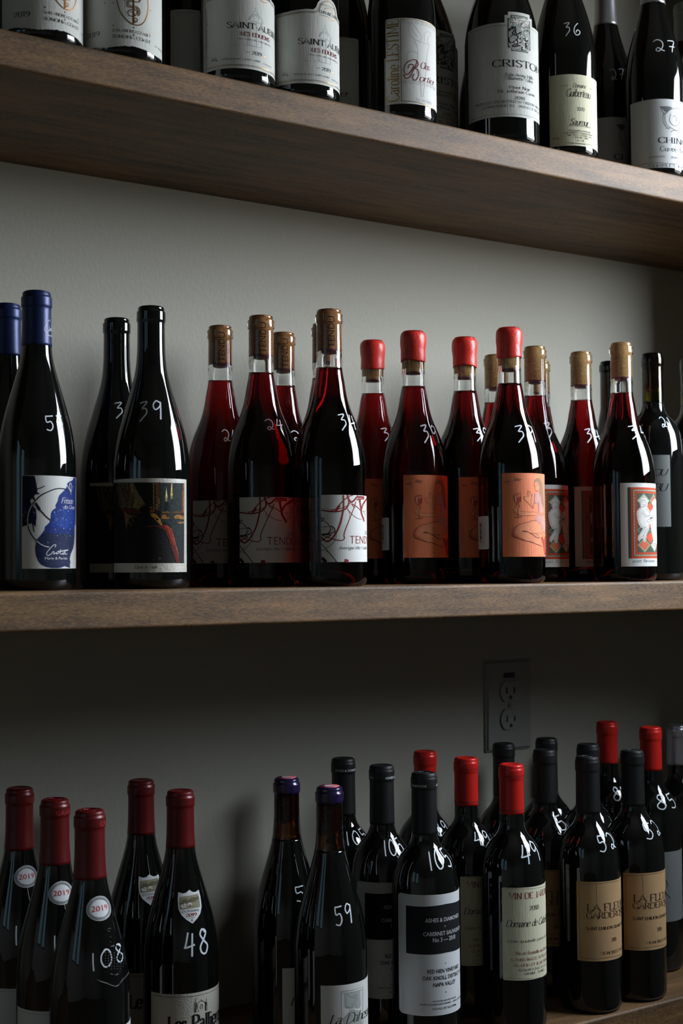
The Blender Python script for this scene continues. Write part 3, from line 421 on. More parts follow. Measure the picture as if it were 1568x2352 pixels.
# ------------------------------------------------------------------ materials
def s2l(c): return tuple((x/12.92 if x <= .04045 else ((x+.055)/1.055)**2.4) for x in (c[0]/255, c[1]/255, c[2]/255))+(1,)
MATS = {}
def pm(name, rgb, rough=.5, metal=0., spec=.5, noise=None, bump=None, coat=0., lin=False):
    if name in MATS: return MATS[name]
    m = bpy.data.materials.new(name); m.use_nodes = True; n = m.node_tree; b = n.nodes['Principled BSDF']
    col = tuple(rgb)+(1,) if lin else s2l(rgb)
    b.inputs['Base Color'].default_value = col; b.inputs['Roughness'].default_value = rough
    b.inputs['Metallic'].default_value = metal; b.inputs['Specular IOR Level'].default_value = spec; b.inputs['Coat Weight'].default_value = coat
    t = n.nodes.new('ShaderNodeTexCoord')
    if noise:
        ns = n.nodes.new('ShaderNodeTexNoise'); ns.inputs['Scale'].default_value = noise[0]; ns.inputs['Detail'].default_value = 4
        mx = n.nodes.new('ShaderNodeMix'); mx.data_type = 'RGBA'; mx.blend_type = 'MULTIPLY'; mx.inputs[0].default_value = 1
        rr = n.nodes.new('ShaderNodeMapRange'); rr.inputs[3].default_value = 1-noise[1]; rr.inputs[4].default_value = 1+noise[1]
        rr.inputs[1].default_value = .3; rr.inputs[2].default_value = .7
        n.links.new(t.outputs['Object'], ns.inputs[0]); n.links.new(ns.outputs[0], rr.inputs[0])
        mx.inputs[6].default_value = col; n.links.new(rr.outputs[0], mx.inputs[7]); n.links.new(mx.outputs[2], b.inputs['Base Color'])
    if bump:
        mp = n.nodes.new('ShaderNodeMapping'); mp.inputs['Scale'].default_value = bump[2] if len(bump) > 2 else (1, 1, 1)
        ns = n.nodes.new('ShaderNodeTexNoise'); ns.inputs['Scale'].default_value = bump[0]; ns.inputs['Detail'].default_value = 3
        bp = n.nodes.new('ShaderNodeBump'); bp.inputs['Strength'].default_value = bump[1]; bp.inputs['Distance'].default_value = .001
        n.links.new(t.outputs['Object'], mp.inputs[0]); n.links.new(mp.outputs[0], ns.inputs[0]); n.links.new(ns.outputs[0], bp.inputs['Height']); n.links.new(bp.outputs[0], b.inputs['Normal'])
    MATS[name] = m; return m
def glass(name, ior=1.48, absorb=None, rough=0.0):
    if name in MATS: return MATS[name]
    m = bpy.data.materials.new(name); m.use_nodes = True; n = m.node_tree; b = n.nodes['Principled BSDF']
    b.inputs['Base Color'].default_value = (1, 1, 1, 1); b.inputs['Roughness'].default_value = rough
    b.inputs['Transmission Weight'].default_value = 1; b.inputs['IOR'].default_value = ior
    if absorb:
        d = max(absorb)*1.02
        v = n.nodes.new('ShaderNodeVolumeAbsorption'); v.inputs['Density'].default_value = d
        v.inputs['Color'].default_value = (1-absorb[0]/d, 1-absorb[1]/d, 1-absorb[2]/d, 1)
        n.links.new(v.outputs[0], n.nodes['Material Output'].inputs['Volume'])
    MATS[name] = m; return m
def wood(name, dark, light, rough=.55, spec=.4):
    m = bpy.data.materials.new(name); m.use_nodes = True; n = m.node_tree; b = n.nodes['Principled BSDF']; L = n.links
    t = n.nodes.new('ShaderNodeTexCoord')
    def nz(scale, vec, det=6, rough=.6):
        mp = n.nodes.new('ShaderNodeMapping'); mp.inputs['Scale'].default_value = vec
        s = n.nodes.new('ShaderNodeTexNoise'); s.inputs['Scale'].default_value = scale; s.inputs['Detail'].default_value = det; s.inputs['Roughness'].default_value = rough
        L.new(t.outputs['Object'], mp.inputs[0]); L.new(mp.outputs[0], s.inputs[0]); return s.outputs[0]
    fine = nz(60, (3.6, 30, 30), 5, .8); mid = nz(9, (1, 9, 9), 5); big = nz(3, (1, 3, 3), 3)
    def mth(op, a, b_):
        q = n.nodes.new('ShaderNodeMath'); q.operation = op
        for i, x in enumerate((a, b_)):
            if isinstance(x, (int, float)): q.inputs[i].default_value = x
            else: L.new(x, q.inputs[i])
        return q.outputs[0]
    f = mth('ADD', mth('MULTIPLY', fine, .58), mth('ADD', mth('MULTIPLY', mid, .25), mth('MULTIPLY', big, .17)))
    cr = n.nodes.new('ShaderNodeValToRGB'); L.new(f, cr.inputs[0])
    cr.color_ramp.elements[0].position = .41; cr.color_ramp.elements[0].color = s2l(dark)
    cr.color_ramp.elements[1].position = .59; cr.color_ramp.elements[1].color = s2l(light)
    # grey weathered patches and orange tinted stain
    mx = n.nodes.new('ShaderNodeMix'); mx.data_type = 'RGBA'; mx.blend_type = 'MIX'
    L.new(cr.outputs[0], mx.inputs[6]); mx.inputs[7].default_value = s2l((92, 80, 66))
    pr = n.nodes.new('ShaderNodeMapRange'); pr.inputs[1].default_value = .5; pr.inputs[2].default_value = .75; pr.inputs[4].default_value = .35
    L.new(nz(2.2, (1, 5, 5), 4), pr.inputs[0]); L.new(pr.outputs[0], mx.inputs[0]); L.new(mx.outputs[2], b.inputs['Base Color'])
    b.inputs['Roughness'].default_value = rough; b.inputs['Specular IOR Level'].default_value = spec
    bp = n.nodes.new('ShaderNodeBump'); bp.inputs['Strength'].default_value = .25; bp.inputs['Distance'].default_value = .0006
    L.new(fine, bp.inputs['Height']); L.new(bp.outputs[0], b.inputs['Normal'])
    return m
INK = {'ink': (22, 22, 24), 'bink': (52, 38, 30), 'white': (225, 228, 232), 'star': (200, 220, 240), 'navy': (14, 20, 44), 'blue': (26, 48, 118), 'bluemid': (22, 58, 140), 'navymid': (34, 44, 78),
 'pdark': (16, 15, 14), 'pdark2': (44, 30, 18), 'pblack': (9, 9, 9), 'pteal': (34, 45, 47), 'pcream': (88, 78, 46), 'pcream2': (120, 106, 66), 'pbrown': (70, 38, 16), 'pbrown2': (120, 72, 36), 'pmaroon': (84, 30, 16), 'pochre': (120, 84, 38),
 'pochre2': (168, 118, 52), 'pgold': (104, 70, 22), 'pgold2': (150, 104, 44), 'pflame': (226, 200, 120), 'prust': (130, 58, 24), 'pred': (98, 34, 24), 'pred2': (150, 50, 30), 'pred3': (190, 90, 60), 'pgrey': (70, 74, 80),
 'trust': (134, 44, 36), 'tdark': (52, 24, 24), 'tgrey': (110, 116, 122), 'fblue': (52, 60, 92), 'fred': (196, 78, 60), 'fpink': (232, 190, 160), 'fskin': (238, 152, 112), 'fshade': (214, 118, 84), 'fdark': (128, 72, 58), 'fbrown': (182, 98, 72), 'fhair': (162, 126, 104), 'flilac': (206, 152, 142), 'flil2': (150, 120, 150),
 'mwhite': (222, 220, 214), 'mline': (110, 104, 104), 'mgrey': (140, 150, 152), 'mred': (206, 74, 40), 'mdark': (88, 88, 76), 'mgreen': (104, 172, 130), 'mcream': (214, 200, 150), 'mblack': (26, 30, 30), 'morange': (228, 92, 62), 'mpink': (220, 150, 120),
 'maroon': (110, 24, 40), 'winered': (128, 40, 40), 'grey': (110, 112, 114), 'etch': (168, 176, 176), 'etch2': (128, 134, 130), 'pale': (170, 176, 170), 'pgrey2': (176, 174, 176), 'silver': (196, 200, 204), 'ashblk': (24, 26, 28), 'capwhite': (200, 202, 205), 'barblk': (30, 30, 32), 'steel': (104, 110, 114), 'redink': (196, 52, 48), 'capred': (158, 46, 42), 'sepia': (104, 100, 78), 'sepia2': (150, 146, 120)}
def ink(c):
    if c == 'gold': return pm('gold_foil', (176, 122, 62), .28, .9)
    if c == 'goldink': return pm('ochre_gold_ink', (160, 120, 48), .35, .5)
    if c[0] == 'p' and c not in ('pale', 'pgrey2'): return pm(c+'_ink', INK[c], .7, spec=.22, noise=(330, .42), bump=(420, .4, (1, 1, 2.2)))
    if c in ('blue', 'bluemid', 'navymid', 'navy', 'fskin', 'fshade', 'flilac', 'fhair'): return pm(c+'_ink', INK[c], .7, spec=.22, noise=(160, .26 if c[0] != 'f' else .07))
    return pm(c+'_ink', INK[c], .7, spec=.22, noise=(90, .10))
# ------------------------------------------------------------------ mesh helpers
def link(name, me, parent=None, **kw):
    o = bpy.data.objects.new(name, me); SC.collection.objects.link(o)
    if parent: o.parent = parent
    for k, v in kw.items(): o[k] = v
    return o
def mesh(name, verts, faces, mats, mi=None, smooth=False):
    me = bpy.data.meshes.new(name); me.from_pydata(verts, [], faces)
    for m in (mats if isinstance(mats, (list, tuple)) else [mats]): me.materials.append(m)
    if mi: me.polygons.foreach_set('material_index', mi)
    if smooth: me.polygons.foreach_set('use_smooth', [True]*len(faces))
    me.update(); return me
def lathe_data(prof, seg=56, closed_top=True, closed_bot=True):
    """prof: (r, z) from bottom to top; r==0 gives a pole"""
    V = []; Fc = []; rings = []
    for r, z in prof:
        if r < 1e-7: rings.append([len(V)]); V.append((0, 0, z))
        else:
            s = len(V); V += [(r*math.sin(2*PI*i/seg), -r*math.cos(2*PI*i/seg), z) for i in range(seg)]; rings.append(list(range(s, s+seg)))
    for a, b_ in zip(rings, rings[1:]):
        for i in range(seg):
            j = (i+1) % seg
            if len(a) == 1 and len(b_) == 1: continue
            if len(a) == 1: Fc.append((a[0], b_[j], b_[i]))
            elif len(b_) == 1: Fc.append((a[i], a[j], b_[0]))
            else: Fc.append((a[i], a[j], b_[j], b_[i]))
    return V, Fc
def lathe(name, prof, mat, seg=56):
    V, Fc = lathe_data(prof, seg); return mesh(name, V, Fc, mat, smooth=True)
def box_data(x0, x1, y0, y1, z0, z1):
    V = [(x0, y0, z0), (x1, y0, z0), (x1, y1, z0), (x0, y1, z0), (x0, y0, z1), (x1, y0, z1), (x1, y1, z1), (x0, y1, z1)]
    return V, [(0, 3, 2, 1), (4, 5, 6, 7), (0, 1, 5, 4), (1, 2, 6, 5), (2, 3, 7, 6), (3, 0, 4, 7)]
def boxes(name, bl, mat, bevel=0, seg=2):
    bm = bmesh.new()
    for q in bl:
        V, Fc = box_data(*q); vs = [bm.verts.new(v) for v in V]
        for f in Fc: bm.faces.new([vs[i] for i in f])
    if bevel: bmesh.ops.bevel(bm, geom=list(bm.edges), offset=bevel, segments=seg, affect='EDGES', profile=.5)
    me = bpy.data.meshes.new(name); bm.to_mesh(me); bm.free()
    me.materials.append(mat)
    if bevel: me.polygons.foreach_set('use_smooth', [False]*len(me.polygons))
    return me
# ------------------------------------------------------------------ lettering: own stroke face for serif / script, built-in face for sans
G = {}
def gl(ch, adv, s): G[ch] = (adv, [(q[0] == '~', [tuple(float(v) for v in p.split(',')) for p in q[1:].split()]) for q in s.split(';')])
for ch, adv, s in [
('A',8,'-0,0 4,10 8,0;-1.6,3.6 6.4,3.6'),('B',7.4,'-1.2,0 1.2,10;~1.2,10 4,10 5.8,9 5.6,6.2 3.8,5.3 1.2,5.3;~1.2,5.3 4.2,5.3 6.8,4 6.6,1.2 4.2,0 1.2,0'),
('C',8.2,'~7.4,8 6,9.7 4.3,10 1.7,8.5 .7,5 1.7,1.5 4.3,0 6.2,.4 7.6,2.2'),('D',8.8,'-1.2,0 1.2,10;~1.2,10 4,10 7.2,8.5 8,5 7.2,1.5 4,0 1.2,0'),
('E',7,'-1.2,0 1.2,10;-1.2,10 6,10 6,8.6;-1.2,5.2 4.6,5.2;-1.2,0 6.3,0 6.3,1.5'),('F',6.6,'-1.2,0 1.2,10;-1.2,10 6,10 6,8.6;-1.2,5.2 4.6,5.2'),
('G',8.6,'~7.4,8 6,9.7 4.3,10 1.7,8.5 .7,5 1.7,1.5 4.3,0 6,.2 7.4,1.2;-7.4,.8 7.4,4.4'),('H',8.8,'-1.2,0 1.2,10;-7.4,0 7.4,10;-1.2,5.2 7.4,5.2'),('I',3.6,'-1.8,0 1.8,10'),
('J',4.6,'~3.2,10 3.2,3 3,.6 2,-.8 .4,-1'),('K',8,'-1.2,0 1.2,10;-7,10 1.2,4.4;-2.8,5.6 7.6,0'),('L',6.4,'-1.2,0 1.2,10;-1.2,0 6,0 6,1.8'),('M',10.2,'-1.2,0 1.6,10;-1.6,10 5,1.5 8.6,10;-8.6,10 9.2,0'),
('N',9,'-1.4,0 1.4,10;-1.4,10 7.6,0;-7.6,0 7.6,10'),('O',9.2,'~4.6,10 7.6,8.6 8.6,5 7.6,1.4 4.6,0 1.6,1.4 .6,5 1.6,8.6 4.6,10'),('P',7,'-1.2,0 1.2,10;~1.2,10 4.4,10 6.4,8.6 6.2,5.8 4.2,4.7 1.2,4.7'),
('Q',9.2,'~4.6,10 7.6,8.6 8.6,5 7.6,1.4 4.6,0 1.6,1.4 .6,5 1.6,8.6 4.6,10;-5,2 8.6,-1.6'),('R',7.8,'-1.2,0 1.2,10;~1.2,10 4.4,10 6.2,8.7 6,6 4,5 1.2,5;-3.6,5 7.4,0'),
('S',6.6,'~5.8,8.2 4.4,9.9 2.4,9.8 1,8 2,6.2 4.4,4.8 5.8,2.8 4.8,.5 2.6,0 .8,1.8'),('T',7.6,'-3.8,0 3.8,10;-.4,8.4 .4,10 7.2,10 7.2,8.4'),('U',8.6,'~1.3,10 1.3,5 1.6,2 4.3,0 6.8,1.8 7.3,5 7.3,10'),
('V',8,'-0,10 4,0 8,10'),('W',11.4,'-0,10 3,0 5.7,9 8.4,0 11.4,10'),('X',8,'-.4,0 7.4,10;-.4,10 7.6,0'),('Y',7.6,'-0,10 3.8,5 7.6,10;-3.8,0 3.8,5'),('Z',7.4,'-.8,8.6 .8,10 6.8,10 .6,0 7,0 7,1.6'),
('0',6.6,'~3.3,10 5.4,8.4 6,5 5.4,1.6 3.3,0 1.2,1.6 .6,5 1.2,8.4 3.3,10'),('1',4.6,'-1,8.6 2.6,10;-2.6,10 2.6,0'),('2',6.6,'~.9,7.6 1.6,9.5 3.4,10 5.4,8.8 5.2,6.6 3,3.4 .6,.2;-.6,.2 6,.2'),
('3',6.4,'~1,8.6 2.6,10 4.6,9.4 5,7.4 3.8,5.8 2.4,5.4;~2.4,5.4 4.6,5 5.6,3 4.6,.7 2.4,0 .6,1.2'),('4',6.8,'-4.8,0 4.8,10;-4.8,10 .4,2.8 6.4,2.8'),('5',6.4,'-5.4,10 1.6,10 1.2,5.6;~1.2,5.6 3,6.2 5,5.2 5.4,3 4.4,.6 2.2,0 .6,1'),
('6',6.6,'~5.2,9.8 2.6,8.4 .9,5 .9,2.2 2.6,0 4.6,.4 5.8,2.6 5,5 3,5.6 1,4'),('7',6.4,'-.6,8.6 .8,10 6,10 2.4,0'),('8',6.6,'~3.3,5.4 1.2,7 1.6,9.2 3.3,10 5,9.2 5.4,7 3.3,5.4 .9,3.6 1,1 3.3,0 5.6,1 5.7,3.6 3.3,5.4'),
('9',6.6,'~5.6,6 3.6,4.4 1.6,5 .8,7.4 2,9.6 4,10 5.6,8 5.7,5 4.4,1.6 1.4,.2'),
('a',6,'~.8,5.4 2.4,6.5 4.2,5.8 4.4,4 4.4,1.2 4.8,.2 5.6,.4;~4.4,3.8 2,3.4 .7,1.8 1.6,.1 3.4,.4 4.4,1.6'),('b',6.4,'-1.1,0 1.1,10;~1.1,5 3,6.5 5,5.6 5.7,3.2 4.6,.6 2.8,0 1.1,1.2'),('c',5.4,'~4.8,5.2 3.2,6.5 1.4,5.6 .6,3.2 1.4,.7 3.2,0 4.8,1.1'),
('d',6.4,'-5.3,0 5.3,10;~5.3,5 3.4,6.5 1.4,5.6 .7,3.2 1.6,.6 3.4,0 5.3,1.2'),('e',5.6,'~.8,3.6 5,3.6 4.4,5.8 2.8,6.5 1.2,5.4 .6,3.2 1.4,.7 3.2,0 4.9,1.1'),('f',3.8,'~4.4,9.4 3,10 2,8.8 1.8,6 1.8,0;-.4,6.3 3.6,6.3'),
('g',6.2,'~5.2,6.3 5.2,2 5.2,-1.6 3.6,-3 1,-2.4;~5.2,5 3.4,6.5 1.4,5.6 .7,3.4 1.6,1 3.4,.4 5.2,1.8'),('h',6.6,'-1.1,0 1.1,10;~1.1,4.8 2.8,6.4 4.6,6 5.3,4 5.3,0'),('i',2.8,'-1.4,0 1.4,6.4;-1.4,8.6 1.4,9.4'),('j',3,'~1.8,6.4 1.8,-1 1,-2.8 -.4,-2.8;-1.8,8.6 1.8,9.4'),
('k',6.2,'-1.1,0 1.1,10;-5.2,6.4 1.1,2.8;-2.6,3.8 5.8,0'),('l',2.8,'-1.4,0 1.4,10'),('m',9.8,'-1.1,0 1.1,6.4;~1.1,4.8 2.6,6.4 4.2,6 4.9,4 4.9,0;~4.9,4.8 6.4,6.4 8,6 8.6,4 8.6,0'),('n',6.6,'-1.1,0 1.1,6.4;~1.1,4.8 2.8,6.4 4.6,6 5.3,4 5.3,0'),
('o',6,'~3,6.5 4.8,5.6 5.4,3.2 4.8,.8 3,0 1.2,.8 .6,3.2 1.2,5.6 3,6.5'),('p',6.4,'-1.1,-3 1.1,6.4;~1.1,5 3,6.5 5,5.6 5.7,3.2 4.6,.6 2.8,0 1.1,1.2'),('q',6.4,'-5.3,-3 5.3,6.4;~5.3,5 3.4,6.5 1.4,5.6 .7,3.2 1.6,.6 3.4,0 5.3,1.2'),
('r',4.4,'-1.1,0 1.1,6.4;~1.1,4.4 2.2,6 4,6.3'),('s',4.8,'~4.1,5.2 2.8,6.5 1.2,6 1,4.6 2.4,3.5 4,2.5 4,.9 2.4,0 .7,1'),('t',3.8,'~1.8,8.6 1.8,2 2.2,.3 3.8,.5;-.3,6.3 3.6,6.3'),('u',6.6,'~1.2,6.4 1.2,2.4 2,.3 3.6,.2 5.3,1.8;-5.3,6.4 5.3,0'),
('v',5.8,'-.2,6.4 2.9,0 5.6,6.4'),('w',8.6,'-.2,6.4 2.4,0 4.3,5.8 6.2,0 8.4,6.4'),('x',5.8,'-.4,0 5.4,6.4;-.4,6.4 5.6,0'),('y',5.8,'-.2,6.4 3,0;~5.6,6.4 3,0 1.8,-2.4 .2,-2.8'),('z',5.2,'-.6,6.3 4.8,6.3 .5,.1 5,.1'),
('-',4,'-.6,3.8 3.4,3.8'),('.',2.4,'-1.2,0 1.2,.8'),(',',2.4,'-1.4,.6 .8,-1.6'),("'",2,'-1.2,10 1,8'),('/',5,'-.4,-1 4.6,10'),('%',8,'-1,0 7,10;~2,10 3,8 2,6.4 1,8 2,10;~6,3.6 7,2 6,0 5,2 6,3.6'),('>',5,'-1,5.6 4,3 1,.6')]: gl(ch, adv, s)
def catmull(pts, n=5, closed=False):
    if len(pts) < 3: return pts
    P = [pts[0]]+list(pts)+[pts[-1]]; out = []
    if closed: P = [pts[-2]]+list(pts)+[pts[1]]
    for i in range(1, len(P)-2):
        p0, p1, p2, p3 = P[i-1:i+3]
        for k in range(n):
            t = k/n
            out.append(tuple(.5*(2*b_+(c-a)*t+(2*a-5*b_+4*c-d)*t*t+(3*b_-a-3*c+d)*t**3) for a, b_, c, d in zip(p0, p1, p2, p3)))
    out.append(tuple(pts[-1])); return out
class Art:
    """flat print in label millimetres: quads and triangles with an ink and a layer"""
    def __init__(s): s.V = []; s.F = []; s.I = []; s.inks = []
    def ii(s, c):
        if c not in s.inks: s.inks.append(c)
        return s.inks.index(c)
    def add(s, vs, fs, c, lay):
        n = len(s.V); s.V += [(v[0], v[1], lay) for v in vs]
        k = s.ii(c)
        for f in fs: s.F.append(tuple(n+i for i in f)); s.I.append(k)
    def poly(s, c, lay, pts):
        pts = [p for i, p in enumerate(pts) if i == 0 or p != pts[i-1]]
        tr = tessellate_polygon([[Vector((p[0], p[1], 0)) for p in pts]])
        ar = sum(a[0]*b_[1]-b_[0]*a[1] for a, b_ in zip(pts, pts[1:]+pts[:1]))
        out = []
        for t in tr:
            a, b_, d = (pts[i] for i in t)
            out.append(t if (b_[0]-a[0])*(d[1]-a[1])-(b_[1]-a[1])*(d[0]-a[0]) > 0 else (t[0], t[2], t[1]))
        s.add(pts, out, c, lay)
    def rect(s, c, lay, x0, y0, x1, y1): s.poly(c, lay, [(x0, y0), (x1, y0), (x1, y1), (x0, y1)])
    def line(s, c, w, lay, pts, smooth=1, nib=None):
        if smooth: pts = catmull([tuple(p) for p in pts], 5)
        q = [pts[0]]
        for p in pts[1:]:
            if abs(p[0]-q[-1][0])+abs(p[1]-q[-1][1]) > 1e-4: q.append(p)
        pts = q
        if len(pts) < 2: return
        V = []
        for i, p in enumerate(pts):
            a = pts[max(0, i-1)]; b_ = pts[min(len(pts)-1, i+1)]
            dx, dy = b_[0]-a[0], b_[1]-a[1]; l = math.hypot(dx, dy) or 1; dx /= l; dy /= l
            ww = w
            if nib: ww = w*(nib+(1-nib)*abs(dy)**1.3)
            V += [(p[0]-dy*ww/2, p[1]+dx*ww/2), (p[0]+dy*ww/2, p[1]-dx*ww/2)]
        s.add(V, [(2*i, 2*i+1, 2*i+3, 2*i+2) for i in range(len(pts)-1)], c, lay)
    def disc(s, c, r, lay, pts, n=10):
        for x, y in pts: s.add([(x+r*math.cos(2*PI*i/n), y+r*math.sin(2*PI*i/n)) for i in range(n)], [tuple(range(n))], c, lay)
    def text(s, txt, x, y, W, h, c, font='serif', lay=3, rot=0):
        V = []; Fs = []
        if font in ('sans', 'light', 'cond'):
            cu = bpy.data.curves.new('t', 'FONT'); cu.body = txt; cu.resolution_u = 2
            cu.offset = {'light': -.012, 'cond': .012, 'sans': 0}[font]
            if font == 'light': cu.space_character = 1.05
            ob = bpy.data.objects.new('t', cu); me = ob.to_mesh()
            if me and len(me.vertices):
                V = [(v.co.x/.69*h, v.co.y/.69*h) for v in me.vertices]; Fs = [tuple(p.vertices) for p in me.polygons]
            ob.to_mesh_clear(); bpy.data.objects.remove(ob); bpy.data.curves.remove(cu)
            if not V: return
            mn = min(v[0] for v in V); mx = max(v[0] for v in V); k = W/(mx-mn)
            V = [((v[0]-mn)*k, v[1]) for v in V]
            # faces must look outwards
            f0 = Fs[0]; a, b_, d = (V[i] for i in f0[:3])
            tot = 0
            for f in Fs:
                a, b_, d = (V[i] for i in f[:3]); tot += (b_[0]-a[0])*(d[1]-a[1])-(b_[1]-a[1])*(d[0]-a[0])
            if tot < 0: Fs = [tuple(reversed(f)) for f in Fs]
        else:
            bold = {'serif': 1.3, 'serifb': 1.8, 'script': 1.05, 'slab': 1.1, 'type': 1.1, 'black': 2.3}[font]
            nib = {'serif': .38, 'serifb': .45, 'script': .35, 'slab': .7, 'type': .9, 'black': .4}[font]
            sub = Art(); cx = 0
            for ch in txt:
                if ch == ' ': cx += 4.2; continue
                if ch not in G: continue
                adv, st = G[ch]
                for sm, pts in st:
                    P = [(cx+a, b_) for a, b_ in pts]
                    sub.line('x', bold, 0, P, sm, nib)
                    if not sm and font in ('serif', 'serifb', 'slab', 'type', 'black') and len(P) >= 2:
                        for a, b_ in ((P[0], P[1]), (P[-1], P[-2])):
                            if abs(a[1]-b_[1]) > 3 and abs(a[0]-b_[0]) < abs(a[1]-b_[1])*.55 and (a[1] in (0, 10, 6.4, -3)):
                                e_ = .25 if font != 'slab' else .35; hw = 1.35 if font != 'black' else 1.6
                                yy = a[1]+(e_ if a[1] <= 0 else -e_)
                                sub.line('x', e_*2, 0, [(a[0]-hw, yy), (a[0]+hw, yy)], 0)
                cx += adv*(1.0 if font != 'script' else .86)
            sl = .32 if font == 'script' else .06 if font == 'slab' else 0
            V = [((v[0]+v[1]*sl)*h/10, v[1]*h/10) for v in sub.V]; Fs = sub.F
            if not V: return
            mn = min(v[0] for v in V); mx = max(v[0] for v in V); k = W/(mx-mn); V = [((v[0]-mn)*k, v[1]) for v in V]
        if rot == 90: V = [(x-v[1], y+v[0]) for v in V]
        else: V = [(x+v[0], y+v[1]) for v in V]
        s.add(V, Fs, c, lay)
    def clip_map(s, name, w, fmap, step=1.6, x0=None):
        """slice into narrow strips, then bend round the bottle with fmap(x, y, layer)"""
        bm = bmesh.new(); vs = [bm.verts.new(v) for v in s.V]
        for f, k in zip(s.F, s.I):
            if len(set(f)) < 3: continue
            try: bf = bm.faces.new([vs[i] for i in f]); bf.material_index = k
            except ValueError: pass
        if w is not None:
            for px, nx in ((.15, -1), (w-.15, 1)):
                bmesh.ops.bisect_plane(bm, geom=bm.verts[:]+bm.edges[:]+bm.faces[:], plane_co=(px, 0, 0), plane_no=(nx, 0, 0), clear_outer=True)
        if bm.verts:
            lo = min(v.co.x for v in bm.verts); hi = max(v.co.x for v in bm.verts); x = math.ceil(lo/step)*step
            while x < hi:
                big = [f for f in bm.faces if min(v.co.x for v in f.verts) < x-.3 and max(v.co.x for v in f.verts) > x+.3]
                if big:
                    ge = set(big)
                    for f in big: ge.update(f.edges); ge.update(f.verts)
                    bmesh.ops.bisect_plane(bm, geom=list(ge), plane_co=(x, 0, 0), plane_no=(1, 0, 0))
                x += step
        for v in bm.verts: v.co = fmap(v.co.x, v.co.y, v.co.z)
        me = bpy.data.meshes.new(name); bm.to_mesh(me); bm.free()
        for c in s.inks: me.materials.append(ink(c))
        return me
def on_cyl(R, zb, off=.00022):
    def f(x, y, lay):
        r = R+off+.00005*lay; a = x/1000/R
        return Vector((r*math.sin(a), -r*math.cos(a), zb+y/1000))
    return f
def on_shape(kind, R, H, a0, z0, off=.00015):
    """x (mm) along the girth from azimuth a0, y (mm) up from z0, following the bottle's shoulder"""
    r0 = rad(kind, R, H, z0)
    def f(x, y, lay):
        z = z0+y/1000; r = rad(kind, R, H, z); a = a0+x/1000/r0
        dr = (rad(kind, R, H, z+.001)-rad(kind, R, H, z-.001))/.002; nl = math.sqrt(1+dr*dr); o = off+.00004*lay
        rr = r+o/nl
        return Vector((rr*math.sin(a), -rr*math.cos(a), z-o*dr/nl))
    return f
def paper(name, outline, R, zb, mat, step=2.5, thick=.00018, fmap=None):
    """a paper label bent round the bottle, with its own thickness at the edge"""
    fm = fmap or (lambda x, y, lay: Vector(((R+lay)*math.sin(x/1000/R), -(R+lay)*math.cos(x/1000/R), zb+y/1000)))
    bm = bmesh.new(); vs = [bm.verts.new((p[0], p[1], 0)) for p in outline]
    tr = tessellate_polygon([[Vector((p[0], p[1], 0)) for p in outline]])
    for t in tr:
        try: bm.faces.new([vs[i] for i in t])
        except ValueError: pass
    lo = min(p[0] for p in outline); hi = max(p[0] for p in outline); x = lo+step
    while x < hi-.2:
        bmesh.ops.bisect_plane(bm, geom=bm.verts[:]+bm.edges[:]+bm.faces[:], plane_co=(x, 0, 0), plane_no=(1, 0, 0)); x += step
    bmesh.ops.recalc_face_normals(bm, faces=bm.faces[:])
    if sum(f.normal.z for f in bm.faces) < 0: bmesh.ops.reverse_faces(bm, faces=bm.faces[:])
    ext = bmesh.ops.extrude_face_region(bm, geom=bm.faces[:])
    top = {g for g in ext['geom'] if isinstance(g, bmesh.types.BMVert)}
    for v in bm.verts:
        v.co = fm(v.co.x, v.co.y, thick if v in top else -.00002)
    bmesh.ops.recalc_face_normals(bm, faces=bm.faces[:])
    me = bpy.data.meshes.new(name); bm.to_mesh(me); bm.free(); me.materials.append(mat); return me
# ------------------------------------------------------------------ the room
YF, YW = 1.1963, 1.482
UT, UB, MT, MB, LT = .4941, .4595, -.0190, -.0553, -.5288
def paint(name, rgb, r=.75, b=True):
    return pm(name, rgb, r, spec=.3, noise=(1.3, .03), bump=(260, .35, (1, 1, .6)) if b else None)
M_wall = paint('grey_wall_paint', (178, 176, 163)); M_room = paint('room_paint', (212, 211, 204)); M_floor = wood('floor_wood', (92, 78, 62), (160, 138, 112)); M_ceil = paint('ceiling_paint', (212, 211, 206))
M_trim = pm('dark_window_trim', (40, 40, 42), .4)
FZ, CZ = -1.30, 1.75
RY = -2.8
def struct(name, me, **kw): return link(name, me, None, kind='structure', **kw)
struct('wall_back', boxes('wall_back', [(VX-.1, WX+.1, YW, YW+.1, FZ, CZ)], M_wall))
struct('floor', boxes('floor', [(VX-.1, WX+.1, RY-.1, YW+.1, FZ-.1, FZ)], M_floor))
struct('ceiling', boxes('ceiling', [(VX-.1, WX+.1, RY-.1, YW+.1, CZ, CZ+.1)], M_ceil))
struct('wall_front', boxes('wall_front', [(VX-.1, WX+.1, RY-.1, RY, FZ, CZ)], M_room))
struct('wall_right', boxes('wall_right', [(WX, WX+.1, WY1, YF-.032, FZ, CZ), (WX, WX+.1, RY, WY0, FZ, CZ), (WX, WX+.1, WY0, WY1, FZ, WZ0), (WX, WX+.1, WY0, WY1, WZ1, CZ)], M_room))
ys = [RY]+[v for s_ in SLITS for v in s_[:2]]+[YW]
lb = [(VX-.1, VX, ys[i], ys[i+1], FZ, CZ) for i in range(0, len(ys), 2)]
for a, b_, c, d in SLITS: lb += [(VX-.1, VX, a, b_, FZ, c), (VX-.1, VX, a, b_, d, CZ)]
struct('wall_left', boxes('wall_left', lb, M_room))
PX = 1.64
struct('wall_side', boxes('wall_side', [(PX, WX, YF-.032, YW, FZ, CZ)], M_wall))
